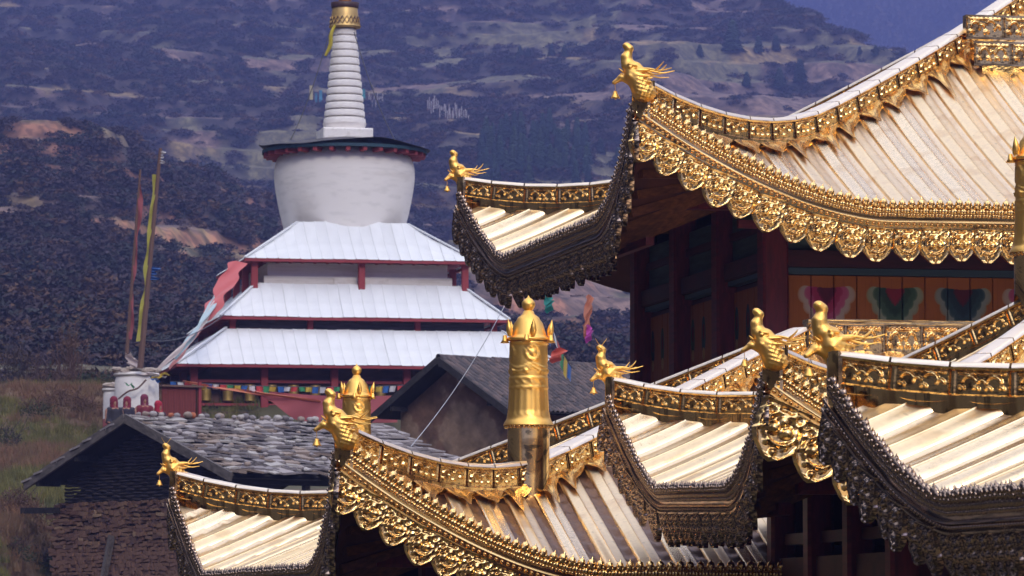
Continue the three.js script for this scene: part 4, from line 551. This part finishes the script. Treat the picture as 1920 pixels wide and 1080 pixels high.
// ------------------------------------------------------------------ people behind the house ridge
const bodyGeo = sdf(p => { const q = { x: Math.abs(p.x), y: p.y, z: p.z }; const c = (a, b, r, s) => cap(q, V(...a), V(...b), r, s); let d = cap(p, V(0, 1.0, 0), V(0, 1.32, 0), 0.15, 0.16); d = smin(d, c([0, 1.34, 0], [0.17, 1.36, 0], 0.09, 0.075), 0.05); d = smin(d, cap(p, V(0, 1.38, 0), V(0, 1.47, 0.01), 0.06, 0.055), 0.03); d = smin(d, cap(p, V(0, 1.57, 0.0), V(0, 1.63, -0.01), 0.085, 0.095), 0.03); d = smin(d, cap(p, V(0, 1.56, 0.085), V(0, 1.53, 0.10), 0.014, 0.017), 0.02); d = smin(d, cap(p, V(0, 1.49, 0.04), V(0, 1.50, 0.07), 0.035, 0.025), 0.02); d = smin(d, c([0.095, 1.56, 0], [0.1, 1.53, 0], 0.02, 0.015), 0.01); d = smin(d, c([0.22, 1.34, 0], [0.26, 1.05, 0.03], 0.065, 0.048), 0.04); d = smin(d, c([0.26, 1.05, 0.03], [0.15, 0.95, 0.2], 0.048, 0.035), 0.02); d = smin(d, c([0.15, 0.95, 0.2], [0.08, 0.95, 0.24], 0.032, 0.028), 0.02); d = smin(d, c([0.09, 0.95, 0], [0.1, 0.5, 0.02], 0.10, 0.07), 0.05); d = smin(d, c([0.1, 0.5, 0.02], [0.1, 0.08, -0.02], 0.07, 0.045), 0.03); d = smin(d, c([0.1, 0.06, -0.02], [0.11, 0.04, 0.14], 0.045, 0.035), 0.02); return d; }, V(0, 0.88, 0.05), 0.95, 74);
const robeGeo = sdf(p => { const q = { x: Math.abs(p.x), y: p.y, z: p.z }; const c = (a, b, r, s) => cap(q, V(...a), V(...b), r, s); let d = cap(p, V(0, 0.35, 0), V(0, 1.28, 0), 0.27, 0.185); d = smin(d, c([0, 1.34, 0], [0.18, 1.36, 0], 0.11, 0.09), 0.05); d = smin(d, c([0.23, 1.34, 0], [0.275, 1.05, 0.03], 0.088, 0.075), 0.05); d = smin(d, c([0.275, 1.05, 0.03], [0.19, 0.96, 0.15], 0.075, 0.06), 0.03); return d + 0.008 * Math.sin(p.x * 40 + p.y * 5) * sm(1.1, 0.6, p.y); }, V(0, 0.78, 0.02), 0.85, 60);
const scarfGeo = sdf(p => { let d = cap(p, V(0, 1.60, -0.02), V(0, 1.66, -0.03), 0.115, 0.12); d = smin(d, cap(p, V(0, 1.56, -0.01), V(0, 1.44, -0.01), 0.115, 0.125), 0.03); const face = cap(p, V(0, 1.53, 0.15), V(0, 1.59, 0.16), 0.098, 0.085); return Math.max(smin(d, cap(p, V(0, 1.5, -0.06), V(0, 1.42, -0.07), 0.09, 0.06), 0.05), -face); }, V(0, 1.58, 0), 0.32, 40);
const skin = M({ color: rgb(0.34, 0.17, 0.11), roughness: 0.7 }), robeM = [rgb(0.025, 0.022, 0.03), rgb(0.03, 0.025, 0.04), rgb(0.16, 0.02, 0.03), rgb(0.05, 0.02, 0.03)].map(c => M({ color: c, roughness: 0.9 })), scarfM = [rgb(0.17, 0.012, 0.03), rgb(0.19, 0.015, 0.035), rgb(0.15, 0.02, 0.05), rgb(0.34, 0.012, 0.03)].map(c => M({ color: c, roughness: 0.9 })), shirtM = M({ color: rgb(0.35, 0.015, 0.02), roughness: 0.9 });
[[214, 762, 0.5, 'person in a dark robe and dark red headscarf, leftmost of four by the white chorten'], [238, 762, -0.1, 'person in a dark robe and crimson headscarf facing us, second of four by the chorten'], [271, 758, 0.3, 'person in a dark red robe and wine-red headscarf, third of four, before the white chorten'], [298, 770, 0.9, 'person in a bright red cap with head lowered, rightmost of the four']].forEach(([px, py, yaw, label], i) => {
  const D = 137 + i * 0.4, p = P(px, py, D), t = thing('person', label, 'person', [p.x, p.y - 1.62, p.z], yaw, 'people standing by the chortens'); mesh('body', bodyGeo, skin, t); mesh('robe', robeGeo, robeM[i], t).scale.x = 0.84; t.scale.setScalar(1.1); mesh('headscarf', scarfGeo, scarfM[i], t);
});
{ const a = P(214, 800, 137), b = P(300, 800, 138); const y = a.y - 0.62; tag(mesh('stone_terrace', cbox(3.2, 1.6, 2.6, (a.x + b.x) / 2, y - 0.8, (a.z + b.z) / 2 - 0.2, 0.06), M({ color: rgb(0.20, 0.14, 0.11), roughness: 1, map: grainTex })), 'low stone terrace the four people stand on, behind the slate roof', 'terrace'); }

// ------------------------------------------------------------------ farmhouses
const slateMats = [[0.23, 0.205, 0.21], [0.30, 0.265, 0.26], [0.16, 0.14, 0.145], [0.26, 0.20, 0.165], [0.37, 0.34, 0.32]].map(c => M({ color: rgb(...c), roughness: 0.85, bumpMap: dentTex, bumpScale: 0.02 })), rustMat = M({ color: rgb(0.36, 0.11, 0.05), roughness: 0.9 });
const stoneMats = [[0.24, 0.125, 0.090], [0.30, 0.165, 0.115], [0.18, 0.10, 0.08], [0.34, 0.20, 0.13], [0.52, 0.34, 0.21]].map(c => M({ color: rgb(...c), roughness: 1, map: grainTex }));
const oldWood = M({ color: rgb(0.20, 0.17, 0.16), roughness: 0.9, map: woodTex }), darkWood = M({ color: rgb(0.05, 0.042, 0.045), roughness: 0.95, map: woodTex });
function slab(w, h, d, k) { const g = new THREE.BoxGeometry(w, h, d, 2, 1, 2), p = g.attributes.position; for (let i = 0; i < p.count; i++) { const x = p.getX(i), z = p.getZ(i), a = h2(Math.round(x * 50) + 7 * k, Math.round(z * 50), 3) - 0.5, b = h2(Math.round(x * 50), Math.round(z * 50) + 5 * k, 8) - 0.5; p.setXYZ(i, x + a * w * 0.22, p.getY(i) + (a + b) * h * 0.35, z + b * d * 0.25); } g.computeVertexNormals(); return g; }
{ // slate-roofed house at lower left
  const fc = P(430, 888, 110), phi = 0.675, Wd = 9.7, Ln = 8.6, H = fc.y, R = 1.62, gy = 4.6;
  const G = thing('slate_house', 'old stone house at lower left with a loose slate roof and woven gable', 'house', [fc.x, gy, fc.z], phi); const Y = y => y - gy;
  const zr = -Wd / 2, rs = z => R * (1 - Math.abs(z - zr) / (Wd / 2));
  mesh('roof_deck', merge([bar(V(0.15, Y(H) - 0.06, 0.02), V(0.15, Y(H) + R - 0.06, zr), 0.01, 0.01), grid(1, 1, (u, v) => [mix(0.06, Ln, u), Y(H) - 0.05 + R * v, mix(0, zr, v)]), grid(1, 1, (u, v) => [mix(0.06, Ln, u), Y(H) - 0.05 + R * v, mix(-Wd, zr, v)]), grid(1, 1, (u, v) => [mix(0.06, Ln, u), Y(H) - 0.12 + R * v, mix(0, zr, v)])]), darkWood, G);
  const rf = G.children[0], rows = 15, sl = Math.hypot(R, Wd / 2), an = Math.atan2(R, Wd / 2); let cnt = 0; const extra = [];
  const SG = [0, 1, 2, 3, 4].map(k => slab(1, 1, 1, k));
  for (let j = 0; j < rows; j++) { let x = 0.05 + rnd() * 0.15; while (x < Ln) { const w = rr(0.26, 0.52), t = (j + 0.5) / rows, z = -t * Wd / 2, y = Y(H) + t * R; const g = SG[Math.floor(rnd() * 5)], m = slateMats[Math.floor(rnd() * 5)]; const s = [w * rr(0.85, 1.2), rr(0.03, 0.075), sl / rows * rr(1.3, 1.9)], pos = [x + w / 2, y + rr(0.01, 0.05), z], rot = [an - 0.17 + rr(-0.11, 0.08), rr(-0.45, 0.45), rr(-0.12, 0.12)]; if (x < 5.6 && cnt < 300) { cnt++; const q = mesh('slate', g, m, rf); q.scale.set(...s); q.position.set(...pos); q.rotation.set(...rot); } else { const q = g.clone(); q.scale(...s); q.rotateX(rot[0]); q.rotateY(rot[1]); q.translate(...pos); extra.push(q); } x += w; } }
  // back slope, ridge stones and weights
  for (let j = 0; j < 10; j++) for (let i = 0; i < 9; i++) { const q = SG[(i + j) % 5].clone(); q.scale(1.0, 0.05, 0.7); q.rotateX(-an + 0.1); q.translate(0.5 + i * 0.95, Y(H) + R * (j + 0.5) / 10 + 0.04, -Wd + Wd / 2 * (j + 0.5) / 10); extra.push(q); }
  mesh('slate_rows', merge(extra), slateMats[1], rf).userData.kind = 'stuff';
  const rockG = [0, 1, 2].map(k => { const g = new THREE.IcosahedronGeometry(1, 1), p = g.attributes.position; for (let i = 0; i < p.count; i++) { const s = 0.75 + 0.5 * vn(p.getX(i) * 1.7 + k * 9, p.getY(i) * 1.7 + p.getZ(i), k); p.setXYZ(i, p.getX(i) * s, p.getY(i) * s * 0.7, p.getZ(i) * s); } const q = mergeVertices(g.deleteAttribute('normal').deleteAttribute('uv')); q.computeVertexNormals(); return q; });
  for (let i = 0; i < 64; i++) { const ridge = i < 26, x = ridge ? 0.4 + i * 0.25 + rr(-0.08, 0.08) : rr(0.4, 6), t = ridge ? 1 : rr(0.05, 0.95), s = ridge ? rr(0.07, 0.13) : rr(0.05, 0.11), q = mesh('weight_stone', rockG[i % 3], i === 4 || i === 7 ? rustMat : slateMats[(i * 3) % 5], rf); q.scale.setScalar(s); q.position.set(x, Y(H) + R * t + 0.08 + s * 0.3, -t * Wd / 2 + (ridge ? rr(-0.1, 0.2) : 0)); q.rotation.y = rnd() * 6; }
  // barge boards
  const bb = (z0, z1, y0, y1) => mesh('barge_board', bar(V(-0.02, Y(y0) - 0.05, z0), V(-0.02, Y(y1) - 0.02, z1), 0.07, 0.24), oldWood, G); bb(0.12, zr, H - 0.04, H + R); bb(-Wd - 0.12, zr - 0.003, H - 0.04, H + R);
  for (const z of [-0.5, -2.4, -7.3, -9.2]) mesh('purlin', box(0.7, 0.16, 0.16, 0.36, Y(H) + rs(z) - 0.2, z), darkWood, G); mesh('eave_beam', box(Ln, 0.16, 0.14, Ln / 2, Y(H) - 0.18, -0.35), darkWood, G); for (let i = 0; i < 5; i++) mesh('post', box(0.16, 1.4, 0.16, 0.9 + i * 1.9, Y(H) - 0.9, -0.5), oldWood, G);
  // stone gable wall, stone by stone
  const st = 8.02, wx = 0.7, core = mesh('stone_wall', merge([box(0.3, Y(st), Wd - 0.8, wx + 0.2, Y(st) / 2, zr), box(Ln - 1.2, Y(st) - 0.9, 0.3, Ln / 2 + 0.3, (Y(st) - 0.9) / 2, -0.9), box(Ln - 1.2, Y(st), 0.3, Ln / 2 + 0.3, Y(st) / 2, -Wd + 0.8), box(0.3, Y(st), Wd - 1.2, Ln - 0.4, Y(st) / 2, zr)]), M({ color: rgb(0.055, 0.036, 0.032), roughness: 1 }), G);
  const KG = [0, 1, 2, 3].map(k => slab(1, 1, 1, k + 9)); let n2 = 0; const ex2 = [];
  for (let y = Y(st) - 0.06; y > 0.9; y -= 0.104) { let z = -0.45 - rnd() * 0.2; while (z > -Wd + 0.35) { const w = rr(0.12, 0.46), s = [rr(0.12, 0.22), rr(0.06, 0.13), w * rr(0.85, 1.05)], g = KG[Math.floor(rnd() * 4)], m = stoneMats[rnd() < 0.05 ? 4 : Math.floor(rnd() * 4)]; if (n2 < 300 && z < -2.2) { n2++; const q = mesh('stone', g, m, core); q.scale.set(...s); q.position.set(wx + 0.03, y + rr(-0.03, 0.03), z - w / 2); q.rotation.x = rr(-0.12, 0.12); } else { const q = g.clone(); q.scale(...s); q.translate(wx + 0.03, y, z - w / 2); ex2.push(q); } z -= w; } } mesh('stone_courses', merge(ex2), stoneMats[1], core).userData.kind = 'stuff';
  { const q = mesh('wall_prop', bar(V(wx - 0.35, 0.9, -6.55), V(wx - 0.12, Y(7.1), -6.35), 0.13, 0.15), oldWood, G); q.userData.label = 'wooden prop leaning on the stone wall'; }
  mesh('beam_end', bar(V(wx - 0.05, Y(7.82), -9.0), V(wx - 0.05, Y(7.85), -11.0), 0.12, 0.16), darkWood, G);
  // woven brushwood gable above the stone
  const wat = []; for (let y = Y(st) + 0.03; y < Y(H) + R - 0.25; y += 0.085) { const half = Math.min(Wd / 2 - 0.8, (Wd / 2) * (1 - (y - Y(H) + 0.25) / R)); if (half < 0.15) break; const m = Math.ceil(half * 2 / 0.34); for (let i = 0; i < m; i++) { const z0 = zr - half + i * half * 2 / m, z1 = z0 + half * 2 / m, o = ((i + Math.round(y / 0.085)) % 2 ? 0.035 : -0.02); wat.push(tube([V(wx + 0.05, y + rr(-0.012, 0.012), z0 - 0.04), V(wx + 0.05 - o * 1.6, y + rr(-0.02, 0.02), (z0 + z1) / 2), V(wx + 0.05, y + rr(-0.012, 0.012), z1 + 0.04)], rr(0.028, 0.04), 4, 3)); } }
  const wt = mesh('woven_gable', merge(wat), M({ color: rgb(0.045, 0.036, 0.042), roughness: 1 }), G); wt.userData.kind = 'stuff'; mesh('gable_back', grid(1, 1, (u, v) => [wx + 0.16, v ? Y(H) + R - 0.2 : Y(st), zr + (u - 0.5) * 2 * (v ? 0.3 : Wd / 2 - 0.7)]), darkWood, G);
}
{ // clay-tiled house behind the gilded roofs
  const fc = P(950, 772, 120), phi = 0.74, Wd = 5.8, Ln = 9, H = fc.y, R = 1.62, gy = 6.8, Y = y => y - gy;
  const G = thing('tiled_house', 'mud-walled house with a dark clay tile roof between the stupa and the gilded roofs', 'house', [fc.x, gy, fc.z], phi), zr = -Wd / 2;
  const rf = mesh('roof_deck', merge([grid(1, 1, (u, v) => [mix(0, Ln, u), Y(H) + R * v, mix(0.1, zr, v)]), grid(1, 1, (u, v) => [mix(0, Ln, u), Y(H) + R * v, mix(-Wd - 0.1, zr, v)])]), darkWood, G);
  const tileM = [[0.085, 0.068, 0.070], [0.12, 0.088, 0.085], [0.065, 0.055, 0.06]].map(c => M({ color: rgb(...c), roughness: 0.95 })), an = Math.atan2(R, Wd / 2), rows = 15, half = new THREE.CylinderGeometry(0.085, 0.075, 1, 6, 1, true, -Math.PI / 2, Math.PI); half.rotateX(-Math.PI / 2); const sets = [[], [], []];
  for (let j = 0; j < rows; j++) for (let i = 0; i < Math.floor(Ln / 0.19); i++) { const t = (j + 0.45) / rows, q = half.clone(); q.scale(1, 1, 0.29); q.rotateX(an - 0.07 + rr(-0.04, 0.04)); q.rotateY(rr(-0.06, 0.06)); q.translate(0.1 + i * 0.19 + rr(-0.012, 0.012), Y(H) + R * t + 0.03 + rr(-0.008, 0.012), 0.1 - t * (Wd / 2 + 0.1)); sets[Math.floor(rnd() * 3)].push(q); }
  sets.forEach((s, i) => mesh('clay_tiles', merge(s), tileM[i], rf).userData.kind = 'stuff');
  for (let i = 0; i < 30; i++) { const q = mesh('ridge_tile', half, tileM[i % 3], rf); q.rotation.y = Math.PI / 2; q.scale.set(1.3, 1.3, 0.34); q.position.set(0.15 + i * 0.3, Y(H) + R + 0.02 + rr(0, 0.02), zr); }
  for (const [a, b] of [[0.16, zr], [-Wd - 0.16, zr - 0.003]]) mesh('barge_board', bar(V(-0.03, Y(H) - 0.06, a), V(-0.03, Y(H) + R - 0.04, b), 0.06, 0.2), darkWood, G);
  const mud = M({ color: rgb(0.47, 0.31, 0.21), roughness: 1, map: dataTex(512, (x, y) => { const v = 0.55 + 0.45 * tn(x, y, 10, 6, 91), b = sm(0.5, 0.6, tn(x, y, 3, 5, 97)); return [v * mix(1, 0.8, b), v * mix(1, 0.74, b), v * mix(1, 0.74, b)]; }, true, 0.3), bumpMap: dentTex, bumpScale: 0.03 });
  const s = new THREE.Shape(); s.moveTo(-Wd / 2 + 0.55, 0); s.lineTo(Wd / 2 - 0.55, 0); s.lineTo(Wd / 2 - 0.55, Y(H) + 0.18); s.lineTo(0, Y(H) + R - 0.16); s.lineTo(-Wd / 2 + 0.55, Y(H) + 0.18); s.closePath(); const wg = new THREE.ExtrudeGeometry(s, { depth: 0.35, bevelEnabled: false }); wg.rotateY(-Math.PI / 2); wg.translate(0.95, 0, zr); mesh('gable_wall', wg, mud, G); mesh('side_wall', merge([box(Ln - 1.5, Y(H), 0.3, Ln / 2 + 0.25, Y(H) / 2, -0.7), box(Ln - 1.5, Y(H), 0.3, Ln / 2 + 0.25, Y(H) / 2, -Wd + 0.7)]), mud, G);
  for (const z of [-0.8, zr, -5]) mesh('purlin', box(0.6, 0.13, 0.13, 0.32, Y(H) + R * (1 - Math.abs(z - zr) / (Wd / 2)) - 0.18, z), darkWood, G);
}
// ------------------------------------------------------------------ vegetation of the near slope
function twigGeo(n, h, spread, k) { const g = []; for (let i = 0; i < n; i++) { const a = rnd() * 6.283, r = rnd() * spread, b = V(Math.cos(a) * r * 0.3, 0, Math.sin(a) * r * 0.3), hh = h * rr(0.5, 1), t = V(Math.cos(a) * r + rr(-0.1, 0.1), hh, Math.sin(a) * r), m = b.clone().lerp(t, 0.5).add(V(rr(-0.08, 0.08), 0, rr(-0.08, 0.08))); g.push(tube([b, m, t], 0.018 * (0.6 + h * 0.2), 3, 4, q => 1 - 0.7 * q)); for (let j = 0; j < 4; j++) { const c = m.clone().lerp(t, rnd()), e = c.clone().add(V(rr(-0.3, 0.3), rr(0.1, 0.4), rr(-0.3, 0.3))); g.push(tube([c, c.clone().lerp(e, 0.5).add(V(0, 0.03, 0)), e], 0.010, 3, 2)); } } return merge(g); }
const twigM = [[0.085, 0.05, 0.045], [0.12, 0.065, 0.045], [0.06, 0.045, 0.05]].map(c => M({ color: rgb(...c), roughness: 1 })), leafM = [[0.075, 0.05, 0.025], [0.035, 0.045, 0.022], [0.10, 0.055, 0.03]].map(c => M({ color: rgb(...c), roughness: 1 }));
function plant(name, label, px, py, D, h, w, n, lm, leaves, size, group) { const p = P(px, py, D), y = landH(p.x, D), t = thing(name, label, 'shrub', [p.x, y - 0.05, p.z], rnd() * 6, group); mesh('twigs', twigGeo(n, h, w, 1), twigM[Math.floor(rnd() * 3)], t); const g = leafBall(leaves, w * 1.05, h, w * 1.05, size, px); mesh('foliage', g, lm, t); return t; }
plant('bare_shrub', 'tall bare brown thicket at the left edge above the earth bank', 20, 735, 166, 2.2, 1.3, 40, leafM[0], 420, 0.10, 'thickets above the earth bank');
plant('bare_shrub', 'brown thicket between the dark spindly tree and the left edge', 62, 735, 167, 1.9, 1.2, 36, leafM[2], 380, 0.10, 'thickets above the earth bank');
plant('bare_shrub', 'reddish bare tree with fine twigs left of the round green bush', 132, 738, 168, 3.1, 0.8, 46, leafM[0], 240, 0.09, 'thickets above the earth bank');
plant('green_bush', 'rounded dark green bush left of the chortens', 182, 742, 164, 1.15, 1.0, 20, leafM[1], 1500, 0.10, 'thickets above the earth bank');
plant('bare_shrub', 'low brown bush in front of the reddish tree', 112, 740, 164, 1.1, 0.9, 24, leafM[2], 500, 0.09, 'thickets above the earth bank');
for (const [px, h, l] of [[94, 78, 'dark spindly conifer, right of two above the earth bank'], [36, 70, 'dark spindly conifer, left of two above the earth bank']]) conifer(px, 740, 169, h, l, 'spindly trees above the earth bank', 0.45);
[[8, 850, 'dark low bush on the grassy slope at the left edge'], [70, 790, 'dark tuft below the earth bank'], [30, 960, 'reddish scrub left of the stone house'], [60, 1000, 'reddish scrub beside the stone wall base'], [25, 1060, 'green weeds in the lower left corner'], [80, 1070, 'green weeds at the foot of the stone wall'], [290, 1075, 'grassy weeds in front of the stone gable wall'], [340, 1080, 'grassy weeds beside the gilded corner roof'], [230, 1078, 'tall weeds in front of the wooden prop'], [115, 770, 'rusty scrub on the face of the earth bank'], [160, 780, 'rusty scrub patch right on the earth bank']].forEach(([px, py, l], i) => { const D = py > 1050 && px > 200 ? 108.5 : hitD(px, py, 100); plant('scrub', l, px, py, D, rr(0.5, 0.9), rr(0.6, 0.9), 14, leafM[[1, 1, 2, 2, 1, 1, 1, 1, 1, 2, 2][i]], 420, 0.07, 'scrub on the near slope'); });
{ // grass
  const bl = []; for (let i = 0; i < 26; i++) { const a = rnd() * 6.28, r = rnd() * 0.22, x = Math.cos(a) * r, z = Math.sin(a) * r, h = rr(0.12, 0.34), lx = rr(-0.12, 0.12), lz = rr(-0.12, 0.12); const g = new THREE.BufferGeometry(); g.setAttribute('position', new THREE.Float32BufferAttribute([x - 0.014, 0, z, x + 0.014, 0, z, x + lx, h, z + lz], 3)); g.computeVertexNormals(); bl.push(g); }
  const geo = merge(bl), N = 11000, im = new THREE.InstancedMesh(geo, M({ color: 0xffffff, roughness: 1 }), N), m4 = new THREE.Matrix4(), q = new THREE.Quaternion(), c = new THREE.Color();
  for (let i = 0; i < N; i++) { const D = rr(103, 168), x = rr(-0.127, -0.06) * D, s = rr(0.6, 1.5); q.setFromAxisAngle(V(0, 1, 0), rnd() * 6); m4.compose(V(x, landH(x, D) - 0.02, -D), q, V(s, s * rr(0.7, 1.2), s)); im.setMatrixAt(i, m4); const n = fbm(x * 0.35, D * 0.3, 4, 81), t = rnd(); if (n > 0.55) c.setRGB(0.15 + 0.06 * t, 0.105, 0.06); else c.setRGB(0.10 + 0.08 * t, 0.105 + 0.05 * t, 0.04); im.setColorAt(i, c); }
  im.name = 'dry_grass'; tag(im, 'dry grass tufts over the near slope', 'grass', null, 'stuff'); scene.add(im);
}
// white prayer poles high on the mountainside
const whitePole = M({ color: rgb(0.55, 0.55, 0.6), roughness: 0.9 });
function hillPole(px, py, hpx, m, label, group, w = 0.03) { const D = hitD(px, py), p = P(px, py, D), h = hpx * D / FPX, t = thing('prayer_pole', label, 'prayer pole', [p.x, landH(p.x, D) - 0.2, -D], 0, group); mesh('pole', new THREE.CylinderGeometry(0.05, 0.07, h, 5).translate(0, h / 2, 0), poleMat, t); mesh('flag', grid(2, 8, (u, v) => [u * w * D * 0.004 + 0.05, h * mix(0.2, 1, v), 0.1 * Math.sin(v * 7 + px)]), m, t); }
for (let i = 0; i < 26; i++) hillPole(802 + i * 3.0 + rr(-1, 1), 214 + i * 0.8 + rr(-5, 5), rr(18, 34), whitePole, 'thin white prayer pole in the cluster right of the spire', 'white prayer poles right of the spire');
for (let i = 0; i < 9; i++) hillPole(691 + i * 3.2, 202 + rr(-3, 3), rr(14, 24), whitePole, 'thin white prayer pole in the small cluster next to the spire', 'small cluster of prayer poles next to the spire');
hillPole(580, 195, 34, cloth(0.55, 0.48, 0.2), 'yellowish prayer flag pole left of the spire', 'prayer poles left of the spire', 0.2); hillPole(590, 197, 22, cloth(0.05, 0.2, 0.3), 'teal prayer flag pole, second left of the spire', 'prayer poles left of the spire', 0.14); hillPole(598, 198, 28, cloth(0.06, 0.28, 0.42), 'bright blue prayer flag pole nearest the spire on its left', 'prayer poles left of the spire', 0.18); hillPole(679, 200, 28, cloth(0.05, 0.32, 0.32), 'turquoise prayer flag pole touching the spire on its right', 'prayer poles right of the spire', 0.16);
renderer.render(scene, camera);
